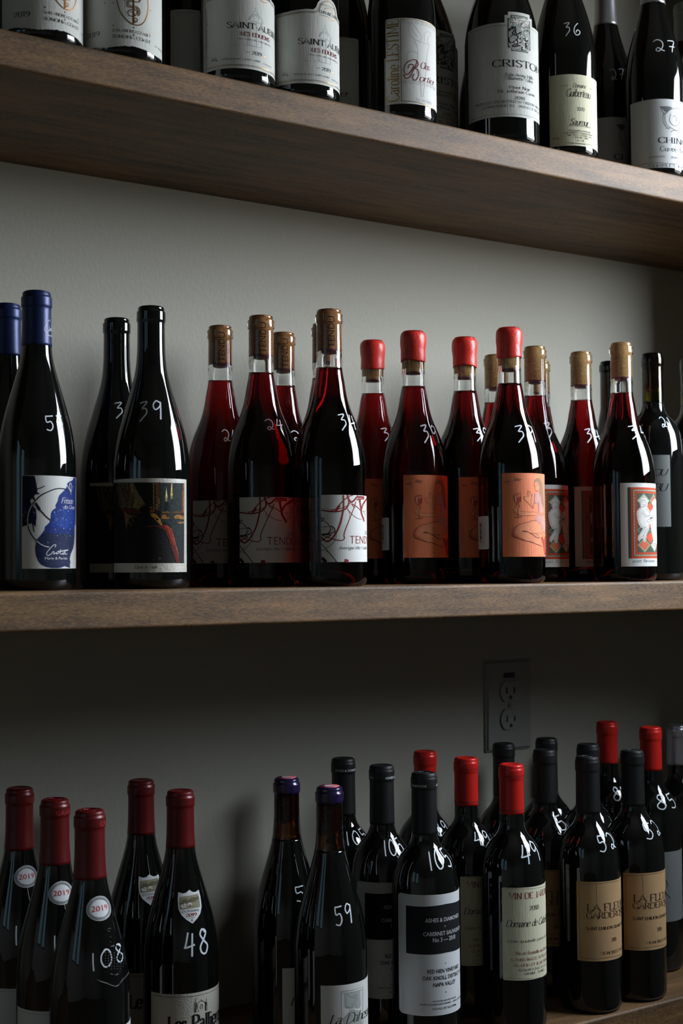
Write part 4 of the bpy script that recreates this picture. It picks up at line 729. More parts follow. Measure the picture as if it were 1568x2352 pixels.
def window(name, x, y0, y1, z0, z1, ny):
    fr = boxes('frame', [(x, x+.06, y0, y1, z0, z0+.04), (x, x+.06, y0, y1, z1-.04, z1), (x, x+.06, y0, y0+.04, z0, z1), (x, x+.06, y1-.04, y1, z0, z1)], M_trim)
    o = struct(name, fr)
    for i in range(1, ny):
        yy = y0+(y1-y0)*i/ny; link('mullion', boxes('mullion', [(x+.005, x+.05, yy-.014, yy+.014, z0+.04, z1-.04)], M_trim), o)
window('window_1', WX+.02, WY0, WY1, WZ0, WZ1, 1)
M_tint = bpy.data.materials.new('dimming_pane_tint'); M_tint.use_nodes = True  # made-up tint, dims the sky through the left windows to a soft fill
_t = M_tint.node_tree; _tr = _t.nodes.new('ShaderNodeBsdfTransparent'); _tr.inputs[0].default_value = (.12, .155, .17, 1)
_gl = _t.nodes.new('ShaderNodeBsdfGlossy'); _gl.inputs['Roughness'].default_value = .05; _mx = _t.nodes.new('ShaderNodeMixShader'); _mx.inputs[0].default_value = .05
_t.links.new(_tr.outputs[0], _mx.inputs[1]); _t.links.new(_gl.outputs[0], _mx.inputs[2]); _t.links.new(_mx.outputs[0], _t.nodes['Material Output'].inputs[0])
for k_, (a, b_, c, d) in enumerate(SLITS):
    window('window_%d' % (k_+2), VX-.08, a, b_, c, d, 1)
    link('dimming_pane', boxes('dimming_pane', [(VX-.052, VX-.048, a+.035, b_-.035, c+.035, d-.035)], M_tint), bpy.data.objects['window_%d' % (k_+2)])
# ------------------------------------------------------------------ shelves
W1 = wood('shelf_wood', (32, 22, 12), (150, 112, 68), .55, .55)
def shelf(top, bot, label, off):
    bm = bmesh.new(); L_ = 2.9
    V, Fc = box_data(-.9, PX-.001, YF, YW-.0005, bot, top)
    vs = [bm.verts.new(v) for v in V]
    for f in Fc: bm.faces.new([vs[i] for i in f])
    ed = [e_ for e_ in bm.edges if all(abs(v.co.y-YF) < 1e-5 for v in e_.verts) and abs(e_.verts[0].co.x-e_.verts[1].co.x) > 1]
    bmesh.ops.bevel(bm, geom=ed, offset=.003, segments=4, affect='EDGES', profile=.5)
    for v in bm.verts: v.co.x -= off; v.co.z -= top
    me = bpy.data.meshes.new('shelf'); bm.to_mesh(me); bm.free(); me.materials.append(W1)
    for p in me.polygons: p.use_smooth = False
    o = link('wall_shelf', me, None, label=label, category='shelf'); o.location = (off, 0, top); return o
shelf(UT, UB, 'thick stained wooden shelf at the top, its dark underside in view', 0)
shelf(MT, MB, 'thick stained wooden shelf across the middle, seen edge on', .37)
shelf(LT, LT-.038, 'lowest wooden shelf, only its corner seen at bottom right', .81)
shelf(UT+.455, UT+.42, 'uppermost wooden shelf above the picture', 1.3)
# ------------------------------------------------------------------ power socket
def outlet():
    x0, z0, w, h = 1.2188, -.2544, .0815, .1247
    r = bpy.data.objects.new('wall_socket', None); SC.collection.objects.link(r); r.location = (x0+w/2, YW, z0+h/2)
    r['label'] = 'pale double power socket on the grey wall above the red capped bottles'; r['category'] = 'socket'
    mp = pm('socket_plastic', (150, 152, 146), .35)
    bm = bmesh.new(); V, Fc = box_data(-w/2, w/2, -.006, -.0002, -h/2, h/2); vs = [bm.verts.new(v) for v in V]
    for f in Fc: bm.faces.new([vs[i] for i in f])
    ed = [e_ for e_ in bm.edges if all(v.co.y < -.005 for v in e_.verts)]; bmesh.ops.bevel(bm, geom=ed, offset=.003, segments=3, affect='EDGES')
    me = bpy.data.meshes.new('cover_plate'); bm.to_mesh(me); bm.free(); me.materials.append(mp); link('cover_plate', me, r)
    dk = pm('socket_slot', (16, 16, 16), .6)
    for s_ in (1, -1):
        zc = s_*.0195; pts = []
        for i in range(40):
            a = 2*PI*i/40; px = .0172*math.cos(a); pz = max(-.0140, min(.0140, .0172*math.sin(a))); pts.append((px, pz))
        V = [(px, -.0086, pz) for px, pz in pts]+[(px*1.0, -.005, pz) for px, pz in pts]; n = len(pts)
        F_ = [tuple(range(n))]+[(i, i+n, (i+1) % n+n, (i+1) % n) for i in range(n)]
        rc = link('receptacle', mesh('receptacle', V, F_, mp), r); rc.location = (0, 0, zc)
        rim = [(px*1.035, pz*1.045) for px, pz in pts]
        V = [(a, -.0064, c) for a, c in rim]+[(a*.985, -.0064, c*.985) for a, c in rim]; link('receptacle_rim', mesh('receptacle_rim', V, [(i, (i+1) % n, (i+1) % n+n, i+n) for i in range(n)], dk), rc)
        link('slot', boxes('slot', [(-.0078, -.0058, -.0092, -.0085, -.0035, .0055)], dk), rc); link('slot', boxes('slot', [(.0058, .0078, -.0092, -.0085, -.0028, .0048)], dk), rc)
        V = [(.0027*math.cos(i*PI/8), -.0089, -.0085+.0027*math.sin(i*PI/8)) for i in range(16)]; link('ground_hole', mesh('ground_hole', V, [tuple(range(16))], dk), rc)
    V, Fc = lathe_data([(0, 0), (.0032, 0), (.0032, .0012), (.0022, .0018), (0, .0018)], 16); sc_ = link('screw', mesh('screw', V, Fc, pm('screw_metal', (130, 130, 126), .3, .7)), r); sc_.rotation_euler = (PI/2, 0, 0); sc_.location = (0, -.0058, 0)
    link('sticker', boxes('sticker', [(-.010, .010, -.0064, -.0058, .0378, .0450)], pm('blue_sticker', (28, 34, 74), .5)), r, label='small dark blue sticker')
outlet()
# ------------------------------------------------------------------ bottle materials
M_dark = pm('dark_bottle_glass', (.0035, .0042, .0040), .015, spec=.62, lin=True)
M_brown = pm('dark_brown_bottle_glass', (.006, .004, .003), .02, spec=.6, lin=True)
M_wine = glass('clear_glass_full_of_red_wine', 1.45, (40, 165, 150))
M_clear = glass('clear_glass', 1.50, (5, 2, 4))
M_amber = glass('amber_glass', 1.50, (330, 520, 1500)); M_green = glass('olive_glass', 1.50, (430, 450, 1200))
M_cork = pm('cork', (196, 150, 92), .8, noise=(420, .28), bump=(500, .4)); M_cork2 = pm('brown_cork', (158, 104, 54), .8, noise=(420, .30), bump=(500, .4)); M_corkwet = pm('wine_stained_cork', (96, 24, 34), .6)
P_white = pm('white_paper', (216, 217, 213), .6, spec=.3, bump=(900, .12, (1, 1, 1)))
P_grey = pm('grey_shaded_paper', (112, 117, 115), .6, spec=.3, bump=(900, .12, (1, 1, 1)))  # own grey of one label, painted shade of another
P_laid = pm('laid_white_paper', (208, 210, 204), .6, spec=.3, noise=(60, .03), bump=(700, .22, (1, 1, .12)))
P_cream = pm('cream_paper', (222, 220, 190), .65, spec=.3, bump=(700, .25, (1, 1, .1)))
P_salmon = pm('salmon_paper', (246, 142, 98), .6, spec=.3, noise=(40, .03), bump=(900, .3, (1, 1, .05)))
P_kraft = pm('kraft_paper', (184, 150, 108), .65, spec=.3, noise=(50, .05), bump=(700, .12))
P_bright = pm('cool_white_paper', (216, 220, 222), .5, spec=.4, bump=(800, .1))
P_grain = pm('grained_paper', (204, 202, 190), .38, spec=.5, bump=(420, .5, (1, 1, 2.2)))
def cap_mat(name, rgb, rough=.32, metal=.0, coat=.0, b=.15): return pm(name, rgb, rough, metal, .5, bump=(300, b), coat=coat)
C_blue = cap_mat('blue_foil', (21, 37, 80), .38, .35); C_dred = cap_mat('dark_red_foil', (98, 17, 19), .36, .15); C_red = cap_mat('red_foil', (206, 36, 28), .34, .2)
C_black = cap_mat('black_foil', (20, 22, 23), .45, .1); C_silver = cap_mat('silver_foil', (186, 188, 194), .28, .8); C_wax = cap_mat('red_wax', (222, 58, 48), .33, 0, .0, .5)
C_violet = cap_mat('violet_wax', (34, 22, 62), .22, 0, .4, .5); C_white = cap_mat('pale_foil', (160, 164, 156), .4, .1)
NC = {}
def cached(key, fn):
    if key not in NC: NC[key] = fn()
    return NC[key]
def outer(kind, R, H, z0, z1, off=0., dz=.004):
    zs = []; z = z0
    while z < z1-1e-6:
        zs.append(z); z += dz if z < H-.07 or z > H-.06 else .003
        if z > H-.022: z = z-dz+.0015 if False else z
    # exact finish points
    zs += [H-t/1000 for t, _ in PROF[kind] if z0 < H-t/1000 < z1]; zs.append(z1)
    zs = sorted(set(round(q, 5) for q in zs))
    return [(rad(kind, R, H, q)+off, q) for q in zs]
def base_prof(R):
    return [(0, .018), (R*.35, .014), (R*.62, .004), (R*.74, .0004), (R*.80, 0), (R*.88, .0006), (R*.955, .0028), (R*.99, .0060), (R, .0095)]
def dark_body(kind, R, H, top=None):
    p = base_prof(R)+outer(kind, R, H, .011, top or H)
    if top: p.append((0, top))
    else: p += [(.0092, H+.0001), (.0089, H-.002), (0, H-.002)]
    return lathe('glass_body', p, M_dark, 64)
def wine_body(kind, R, H, lev):
    return lathe('glass_body', base_prof(R)+outer(kind, R, H, .011, H-lev)+[(0, H-lev-.0002)], M_wine, 64)
def neck_shell(kind, R, H, lev, mat):
    zo = outer(kind, R, H, H-lev+.00008, H); ri = .0088
    inner = []
    zi = H
    inner = [(ri, H), (ri, H-.020), (ri+.0002, H-.045)]
    z = H-.05
    while z > H-lev+.001: inner.append((max(ri, rad(kind, R, H, z)-.0032), z)); z -= .004
    inner.append((max(ri, rad(kind, R, H, H-lev)-.0032), H-lev+.00008))
    p = zo+inner+[zo[0]]
    return lathe('glass_neck', p, mat, 56)
def cork_mesh(H, ln=.043, top=.0018, mt=None):
    return lathe('cork', [(0, H-top-ln), (.0086, H-top-ln), (.0091, H-top-ln+.0008), (.0091, H-top-.001), (.0086, H-top), (0, H-top)], mt or M_cork, 32)
def capsule(kind, R, H, ln, mat, name='capsule', raised=True):
    o = .00035
    p = outer(kind, R, H, H-ln, H, o, .003); zt = H
    p = [(p[0][0]-o, H-ln-.00005)]+[(p[0][0]-o*.2, H-ln)]+p[1:-1]+[(p[-1][0]+.0006, H-.0004), (p[-1][0]-.001, H+.0006), (.0088, H+.0007), (.0082, H+.0002), (0, H+.0002)]
    return lathe(name, p, mat, 56)
def wax_cap(kind, R, H):
    z = H
    p = [(.0137, z-.0362), (.0146, z-.0366), (.0149, z-.0350), (.0148, z-.0300), (.0147, z-.0235), (.0150, z-.0200), (.0156, z-.0165), (.0158, z-.0115), (.0156, z-.0065), (.0146, z-.0026), (.0122, z-.0008), (.0080, z), (0, z+.0001)]
    V, Fc = lathe_data(p, 48); random.seed(int(R*1e5)+7)
    V = [(x*(1+.012*math.sin(3*math.atan2(y, x)+zz*160)), y*(1+.012*math.sin(3*math.atan2(y, x)+zz*160)), zz+(.0011*math.sin(2*math.atan2(y, x)+1) if zz < z-.033 else 0)) for x, y, zz in V]
    return mesh('wax_seal', V, Fc, C_wax, smooth=True)
# ------------------------------------------------------------------ hand written prices
HD = {'0': [[(.5, 1), (.15, .75), (.08, .35), (.35, .02), (.75, .12), (.92, .5), (.8, .88), (.5, 1), (.3, .9)]], '1': [[(.5, 1), (.48, .5), (.55, 0)]],
 '2': [[(.02, .82), (.35, 1), (.75, .9), (.9, .6), (.75, .25), (.45, .02), (.28, .15), (.45, .32), (.8, .12), (1, .05)]],
 '3': [[(.05, .92), (.6, 1), (.75, .95), (.35, .62), (.7, .6), (.78, .35), (.5, .1), (.25, -.12)]], '4': [[(.32, 1), (.1, .5), (.05, .38), (.9, .48)], [(.72, .95), (.66, .5), (.62, 0)]],
 '5': [[(.95, 1), (.35, .95), (.12, .93), (.2, .55), (.65, .6), (.85, .3), (.6, 0), (.15, .05)]], '6': [[(.8, 1), (.3, .7), (.1, .3), (.35, 0), (.8, .08), (.95, .3), (.6, .42), (.35, .2)]],
 '7': [[(.1, .92), (.55, .98), (.9, .95), (.6, .5), (.42, 0)], [(.2, .45), (.85, .5)]], '8': [[(.75, .85), (.45, 1), (.2, .8), (.5, .55), (.9, .3), (.65, 0), (.25, .05), (.15, .3), (.55, .6), (.85, .85), (.6, 1)]],
 '9': [[(.8, .9), (.4, 1), (.1, .75), (.3, .5), (.75, .7), (.85, .95), (.8, .5), (.72, -.05)]]}
M_pen = pm('white_marker', (216, 226, 232), .5)
def price(n, kind, R, H):
    t, az, z, w, h = MARKS[n]
    A_ = Art(); random.seed(hash(n) % 997 if False else sum(map(ord, n))); k = len(t); tot = sum(.55 if c == '1' and k == 3 else 1 for c in t); cw = w/(tot+.18*(k-1)); x = -w/2
    for c in t:
        g = cw*(.55 if c == '1' and k == 3 else 1); dy = random.uniform(-.05, .05)*h+(x/w)*h*(.25 if t == '108' else .06)
        for st in HD[c]: A_.line('white', max(1.15, h*.08), 1, [(x+a*g*.92, -h/2+b_*h+dy) for a, b_ in st], 1)
        x += g+.18*cw
    me = A_.clip_map('price_mark', None, on_shape(kind, R, H, math.radians(az), z/1000), 2.0)
    me.materials.clear(); me.materials.append(M_pen); return me
# ------------------------------------------------------------------ label designs
def art_from(key, w):
    A_ = Art()
    for op in ART.get(key, []):
        if op[0] == 'P': A_.poly(op[1], op[2], [tuple(p) for p in op[3]])
        elif op[0] == 'L': A_.line(op[1], op[2], op[3], op[4], op[5])
        elif op[0] == 'D': A_.disc(op[1], op[2], op[3], op[4])
        elif op[0] == 'T': A_.text(*op[1:])
        elif op[0] == 'MOSAIC': mosaic(A_, op)
        elif op[0] == 'RELIEF': relief(A_, op)
    return A_
def diamond(A_, c, lay, x, y, rx, ry): A_.poly(c, lay, [(x-rx, y), (x, y-ry), (x+rx, y), (x, y+ry)])
def mosaic(A_, op):
    x0 = (op[1][0]+op[2][0])/2; y1 = op[1][1]; y0 = op[2][1]; xs = (op[3][0]+op[4][0])/2; x1 = 67
    for i in range(3):
        xa = xs+(x0-xs)*i/3; A_.rect('mblack', 1, xa+.05, y0, xa+(x0-xs)/3-.25, y1)
        y = y0+.6
        while y < y1: A_.rect('mgreen' if i else 'mdark', 2, xa+.45, y, xa+.8, y+.35); y += .9
    A_.rect('mred', 1, x0, y0, x1, y1); A_.rect('mdark', 2, x0+2.6, y0+2.5, x1-2.6, y1-2.5); A_.rect('mred', 3, x0+5.2, y0+5, x1-5.2, y1-5)
    A_.rect('mdark', 4-.6, x0+7.4, y0+7.2, x1-7.4, y1-7.2)
    p = 2.0
    n = int((y1-y0-5)/p)
    for i in range(n+1):
        y = y0+2.5+1.2+(y1-y0-7.4)*i/n
        for xx in (x0+3.9, x1-3.9): diamond(A_, 'mcream' if i % 2 else 'etch', 2.6, xx, y, 1.15, .95)
    n = int((x1-x0-5)/p)
    for i in range(n+1):
        xx = x0+3.9+(x1-x0-7.8)*i/n
        for y in (y0+3.7, y1-3.7): diamond(A_, 'mcream' if i % 2 else 'pale', 2.6, xx, y, .95, 1.1)
    y = y0+1.2
    while y < y1: A_.disc('morange', .28, 2.6, [(x0+1.3, y), (x0+6.3, y)], 6); y += 1.6
    a0, a1, b0, b1 = x0+7.4, x1-7.4, y0+7.2, y1-7.2; cx = (a1-a0)/2; rw = cx/1.0; rh = (b1-b0)/4
    for r_ in range(5):
        for c_ in range(3):
            X = a0+c_*rw-(0 if r_ % 2 else 0); Y = b0+r_*rh
            for col, dx in (((('mgreen'), 0)),):
                pass
    # lattice of green diamonds, each filled its own way
    fills = ['mwhite', 'morange', 'mpink', 'mdark']
    nx, ny = 2, 4; dw = (a1-a0)/nx; dh = (b1-b0)/ny
    k = 0
    for j in range(ny):
        for i in range(nx):
            X = a0+dw*(i+.5); Y = b0+dh*(j+.5); f_ = [['mpink', 'mwhite'], ['mdark', 'morange'], ['mwhite', 'mdark'], ['mwhite', 'mpink']][j][i]
            diamond(A_, 'mgreen', 3.6, X, Y, dw/2, dh/2); diamond(A_, f_, 3.8, X, Y, dw/2-1.3, dh/2-1.5)
            st = 1.5; yy = Y-dh/2+2; q = 0
            while yy < Y+dh/2-1.6 and f_ in ('mwhite', 'mpink'):
                hw = (dw/2-1.3)*(1-abs(yy-Y)/(dh/2-1.5))-.5; xx = X-hw; q += 1
                while xx < X+hw-.5:
                    A_.rect(('mred' if q % 2 else 'mblack') if f_ == 'mwhite' else 'mred', 3.9, xx, yy, xx+st*.5, yy+st*.5); xx += st if f_ == 'mwhite' else .95
                yy += st*.8 if f_ == 'mwhite' else .95
    for j in range(ny-1):
        diamond(A_, 'morange', 3.85, (a0+a1)/2, b0+dh*(j+1), dw/2-1.9, dh/2-2)
        diamond(A_, 'mblack', 3.95, a0+dw*.5, b0+dh*(j+1), 1.1, 1.1); diamond(A_, 'mblack', 3.95, a0+dw*1.5, b0+dh*(j+1), 1.1, 1.1)
    random.seed(8)
    for _ in range(160):
        xx = random.uniform(a0, a1-.5); yy = random.uniform(b0, b1-.5); A_.rect('etch', 3.5, xx, yy, xx+.4, yy+.3)
def relief(A_, op):
    x0, y0, x1, y1 = 56.2, 77.6, 86.4, 120.2
    A_.poly('ink', 2, [(x0, y0+4), (x0+4, y0+4), (x0+4, y0), (x1-4, y0), (x1-4, y0+4), (x1, y0+4), (x1, y1-4), (x1-4, y1-4), (x1-4, y1), (x0+4, y1), (x0+4, y1-4), (x0, y1-4)])
    A_.poly('pale', 3, [(x0+.7, y0+5.5), (x0+4, y0+3.6), (x0+5, y0+.8), (x1-5, y0+.8), (x1-4, y0+3.6), (x1-.7, y0+5.5), (x1-.7, y1-5.5), (x1-4, y1-3.6), (x1-5, y1-.8), (x0+5, y1-.8), (x0+4, y1-3.6), (x0+.7, y1-5.5)])
    A_.poly('mwhite', 3.3, [(x0+3, y1-12), (x0+5, y1-5), (x1-9, y1-2.5), (x1-3, y1-8), (x1-7, y1-13), (x0+12, y1-10)])
    A_.poly('mwhite', 3.3, [(x0+6, y0+5), (x0+14, y0+8), (x0+16, y0+14), (x0+9, y0+12)])
    random.seed(21)
    for i in range(95):
        x = random.uniform(x0+2, x1-3); y = random.uniform(y0+3, y1-4); a = random.uniform(0, 6); p = [(x, y)]
        for _ in range(5): a += random.uniform(-1.2, 1.2); x = min(max(x+1.5*math.cos(a), x0+1), x1-1); y = min(max(y+1.5*math.sin(a), y0+2), y1-2); p.append((x, y))
        A_.line('ink', random.choice([.25, .35, .5, .9, 1.4] if y < y1-14 else [.25, .3, .5]), 4, p)
    for i in range(26): A_.disc('mwhite', random.uniform(.5, 1.4), 5, [(random.uniform(x0+12, x1-2), random.uniform(y0+3, y1-3))])
def frame_lines(A_, w, h, m, c, lw, lay=2):
    A_.line(c, lw, lay, [(m, m), (w-m, m), (w-m, h-m), (m, h-m), (m, m-lw/2)], 0)
def rrect(w, h, r):
    P = []
    for cx, cy, a0 in ((w-r, r, -90), (w-r, h-r, 0), (r, h-r, 90), (r, r, 180)):
        for i in range(5): a = math.radians(a0+i*22.5); P.append((cx+r*math.cos(a), cy+r*math.sin(a)))
    return P
def dense(P, st=4):
    out = []
    for a, b_ in zip(P, P[1:]+P[:1]):
        n = max(1, int(math.hypot(b_[0]-a[0], b_[1]-a[1])/st)); out += [(a[0]+(b_[0]-a[0])*i/n, a[1]+(b_[1]-a[1])*i/n) for i in range(n)]
    return out
def rect_o(w, h): return [(0, 0), (w, 0), (w, h), (0, h)]
def design(key):
    """-> outline, paper, artwork, width, height, z of the lower edge"""
    w, h, zb = LAB[key]; A_ = art_from(key, w); out = rect_o(w, h); mat = P_white
    if key == 'painting': mat = P_grain
    elif key == 'figure': mat = P_salmon
    elif key == 'quake':
        random.seed(3); mat = P_laid; bot = []
        x = 0
        while x < w: bot.append((x, 1.2*math.sin(x*.12)+random.uniform(-.45, .45))); x += 1.6
        bot.append((w, .2)); out = bot+[(w, h), (0, h)]
    elif key == 'chapel':
        mat = P_laid; cx = w*.60; top = []
        for i in range(41):
            x = w-w*i/40; d = abs(x-cx); y = h-16+ (15.5*math.sqrt(max(0, 1-(d/17)**2)) if d < 17 else 0) + (2.2 if d < 26 else 2.2*max(0, 1-(d-26)/22))
            top.append((x, y))
        out = [(0, 0), (w, 0)]+top
        for m_, c_, lw in ((2.6, 'ink', .3), (3.7, 'gold', .55)):
            A_.line(c_, lw, 2, [(m_, h-16-m_*.7), (m_, m_), (w-m_, m_), (w-m_, h-16-m_*.7)], 0)
            A_.line(c_, lw, 2, [(x if abs(x-cx) > 17 else cx+(x-cx)*(17-m_)/17, y-m_*.95) for x, y in top if m_ < x < w-m_], 0)
        for m_, c_, lw in (): pass
        A_.text('DOMAINE LARUE', cx-13, h-16.5, 29, 3.3, 'ink'); A_.line('ink', .3, 3, [(cx-13, h-18.4), (cx-1, h-18.4)], 0); A_.line('gold', .7, 3, [(cx-1, h-18.4), (cx+4, h-20), (cx+10, h-19)], 1)
        A_.text('GRAND VIN DE BOURGOGNE', cx-12, h-7.5, 24, 1.5, 'grey'); A_.line('gold', .5, 3, [(cx-6, h-12), (cx-5, h-10), (cx, h-8.6), (cx+5, h-10), (cx+6, h-12)]); A_.text('ALC. 13% BY VOL. RED COTE D OR WINE BURGUNDY', 7.2, 5, h-32, 2.6, 'grey', 'serif', 3, 90)
    elif key == 'tulip': out = rrect(w, h, 2); mat = P_cream if False else P_white
    elif key == 'relief':
        mat = P_laid; x0 = 52.5; x1 = 90.; t = h-13
        out = [(0, 0), (w, 0), (w, t), (x1, t), (x1, h-4), (x1-4, h-4), (x1-4, h), (x0+4, h), (x0+4, h-4), (x0, h-4), (x0, t), (0, t)]
        A_.line('ink', .35, 2, [(x0+3, t-3.2), (3.2, t-3.2), (3.2, 3.2), (w-3.2, 3.2), (w-3.2, t-3.2), (x1-2.5, t-3.2)], 0)
    elif key == 'guib': mat = P_cream
    elif key == 'chinon': mat = P_bright
    elif key == 'abbey': mat = P_grain; frame_lines(A_, w, h, 3.0, 'ink', .5)
    elif key == 'dapesse': mat = P_white
    elif key == 'ashes': out = rrect(w, h, 5); mat = P_bright
    elif key == 'jardin': mat = P_cream; out = [(0, 0)]+[(w, 0), (w, h), (2, h), (1.4, h-1.2), (0, h-2)]; out = rrect(w, h, 2.2)
    elif key == 'fleur': mat = P_kraft
    elif key == 'bou': mat = P_white; mat = P_grey; A_.text('OU', 67, 66, 21, 9, 'ink', 'script'); A_.text('BU', 67, 46, 21, 10, 'ink', 'script')  # white label standing in shade, the shade painted in as grey
    elif key == 'greylab': mat = P_grey; A_.line('ink', .6, 3, [(8, 60), (14, 48), (10, 40), (18, 30)])
    elif key == 'plain': mat = P_white; frame_lines(A_, w, h, 3, 'grey', .4)
    return out, mat, A_, w, h, zb
LAB = {'night': (72, 90.1, 21.2), 'painting': (94, 93.9, 16.7), 'tendril': (78, 70.2, 25.8), 'figure': (76, 96.5, 30.8), 'mosaic': (74, 102, 18.6), 'quake': (122, 118, 10), 'chapel': (112, 93, 14.5), 'tulip': (77, 96, 17),
 'relief': (110, 124, 29), 'guib': (80, 87, 11), 'chinon': (100, 88, 9), 'abbey': (110, 88, 8), 'dapesse': (88, 91, 5), 'ashes': (100, 129.4, 44.1), 'jardin': (80, 103.8, 61.2), 'fleur': (84, 92.8, 63), 'bou': (90, 93, 69.5), 'plain': (96, 92, 9), 'greylab': (80, 90, 66)}
def label_meshes(key, R):
    def make():
        out, mat, A_, w, h, zb = design(key)
        pa = paper('front_label', out, R, zb/1000, mat)
        pr = A_.clip_map('label_print', w, on_cyl(R, zb/1000)) if A_.V else None
        return pa, pr
    return cached(('lab', key, R), make)
def oval_label(kind, R, H):
    n = 36; w, h = 13.3, 10.9; out = [(w*math.cos(2*PI*i/n), h*math.sin(2*PI*i/n)) for i in range(n)]
    fm = on_shape(kind, R, H, 0, .2105, 0)
    pa = paper('neck_label', out, R, 0, P_bright, 2, .00018, lambda x, y, l: on_shape(kind, R, H, 0, .2105, l)(x, y, 0))
    A_ = Art()
    for k_, lw, c in ((.93, .3, 'ink'), (.83, 1.0, 'steel'), (.74, .3, 'ink')): A_.line(c, lw, 1, [(w*k_*math.cos(2*PI*i/40), h*k_*math.sin(2*PI*i/40)) for i in range(41)], 0)
    for i in range(60): A_.disc('mwhite', .22, 2, [(w*.83*math.cos(2*PI*i/60), h*.83*math.sin(2*PI*i/60))], 5)
    A_.text('2019', -8.3, -2.4, 16.6, 5, 'redink', 'sans', 2)
    return pa, A_.clip_map('label_print', None, on_shape(kind, R, H, 0, .2105, .0003), 2)
def shield_label(kind, R, H):
    zc = .1825; out = [(-13.5, 13.5), (-8, 12), (-4, 12.6), (0, 15), (4, 12.6), (8, 12), (13.5, 13.5), (13.8, 6), (12.6, -3), (9.5, -9), (5, -13.5), (0, -17.5), (-5, -13.5), (-9.5, -9), (-12.6, -3), (-13.8, 6)]
    pa = paper('neck_label', out, R, 0, P_bright, 2, .00018, lambda x, y, l: on_shape(kind, R, H, 0, zc, l)(x, y, 0))
    A_ = Art(); A_.poly('sepia2', 1, [(-11, 9), (11, 10), (11.3, 4), (10.6, -3), (-10.6, -3), (-11.2, 3)])
    random.seed(5)
    A_.poly('sepia', 2, [(-11, 3), (-7, 6), (-3, 5), (2, 7.5), (7, 7), (11, 8), (11, 5), (4, 3), (-3, 2.6), (-11, 1)]); A_.poly('mwhite', 2, [(-10, -1.5), (-10, 1.5), (-7.5, 3.6), (-5, 1.5), (-5, -1.5)]); A_.poly('mwhite', 2, [(-3.5, 0), (-3.5, 2), (-1, 3), (2, 2), (2, 0)])
    for _ in range(46): x = random.uniform(-10, 10); y = random.uniform(-2.6, 7); A_.line('sepia', .35, 3, [(x, y), (x+random.uniform(-1, 1.6), y+random.uniform(-.8, .8)), (x+random.uniform(0, 2), y+random.uniform(-1, 1))])
    A_.disc('ink', .5, 4, [(-7.5, .3), (-6, .2)], 6); A_.text('DOMAINE', -8.6, -6.4, 17.2, 2.3, 'steel', 'sans', 2); A_.text('2019', -5.4, -10.4, 10.8, 2.9, 'winered', 'serifb', 2); A_.text('GIGONDAS', -3, -12.2, 6, .8, 'ink', 'serif', 2); A_.line('ink', .35, 2, [(0, -13), (0, -15.6)], 0); A_.line('ink', .3, 2, [(-1, -14), (1, -14)], 0)
    return pa, A_.clip_map('label_print', None, on_shape(kind, R, H, 0, zc, .0003), 2)
def barcode_sticker(R):
    w, h, zb = 26, 38.5, .0400
    pa = paper('back_sticker', rrect(w, h, 2.2), R, zb, P_bright)
    A_ = Art(); random.seed(2); y = 8
    while y < 31: t = random.choice([.4, .7, 1.1]); A_.rect('barblk', 1, 7, y, 13, y+t); y += t+random.choice([.5, .8])
    for x in (16.5, 19.5): A_.text('NATURAL RED WINE PRODUCT', x, 6, 26, 1.1, 'grey', 'sans', 1, 90)
    return pa, A_.clip_map('label_print', w, on_cyl(R, zb))
def ring_text(txt, kind, R, H, ztop, h, W, a0, col, font='cond'):
    A_ = Art(); A_.text(txt, 0, 0, W, h, col, font, 1)
    def f(x, y, lay):
        z = H-ztop/1000+y/1000; r = rad(kind, R, H, z)+.0005; a = math.radians(a0)+x/1000/r; return Vector((r*math.sin(a), -r*math.cos(a), z))
    return A_.clip_map('capsule_print', None, f, 2)
def cork_text(txt, H, a0=0, col='ink'):
    A_ = Art(); A_.text(txt, 3.4, 0, 34, 6.4, col, 'sans', 1, 90)
    def f(x, y, lay):
        r = .00918; a = math.radians(a0)+x/1000/r; return Vector((r*math.sin(a), -r*math.cos(a), H-.042+y/1000))
    return A_.clip_map('cork_print', None, f, 1.2)
def crest(kind, R, H):
    """raised glass crest: rows of beads and a pointed ridge"""
    V = []; Fc = []
    def bead(P, r):
        n = len(V)
        for i in range(3):
            e_ = -PI/2*0+PI/2*i/3-.2
            for j in range(8): a = 2*PI*j/8; V.append((P.x+r*math.cos(e_)*math.cos(a), P.y+r*math.cos(e_)*math.sin(a), P.z+r*math.sin(e_)))
        V.append((P.x, P.y, P.z+r))
        for i in range(2):
            for j in range(8): Fc.append((n+i*8+j, n+i*8+(j+1) % 8, n+i*8+8+(j+1) % 8, n+i*8+8+j))
        for j in range(8): Fc.append((n+16+j, n+16+(j+1) % 8, n+24))
        Fc.append(tuple(n+7-j for j in range(8)))
    def at(a, z, o=0.): r = rad(kind, R, H, z/1000)+o; t = math.radians(a); return Vector((r*math.sin(t), -r*math.cos(t), z/1000))
    for a, z in CREST: bead(at(a, z), .0009)
    for ln in CRESTL:
        P = catmull([tuple(p) for p in ln], 10)
        for a, b_ in zip(P, P[1:]):
            for k_ in range(3): bead(at(a[0]+(b_[0]-a[0])*k_/3, a[1]+(b_[1]-a[1])*k_/3), .0008)
    return mesh('embossed_crest', V, Fc, M_dark, smooth=True)
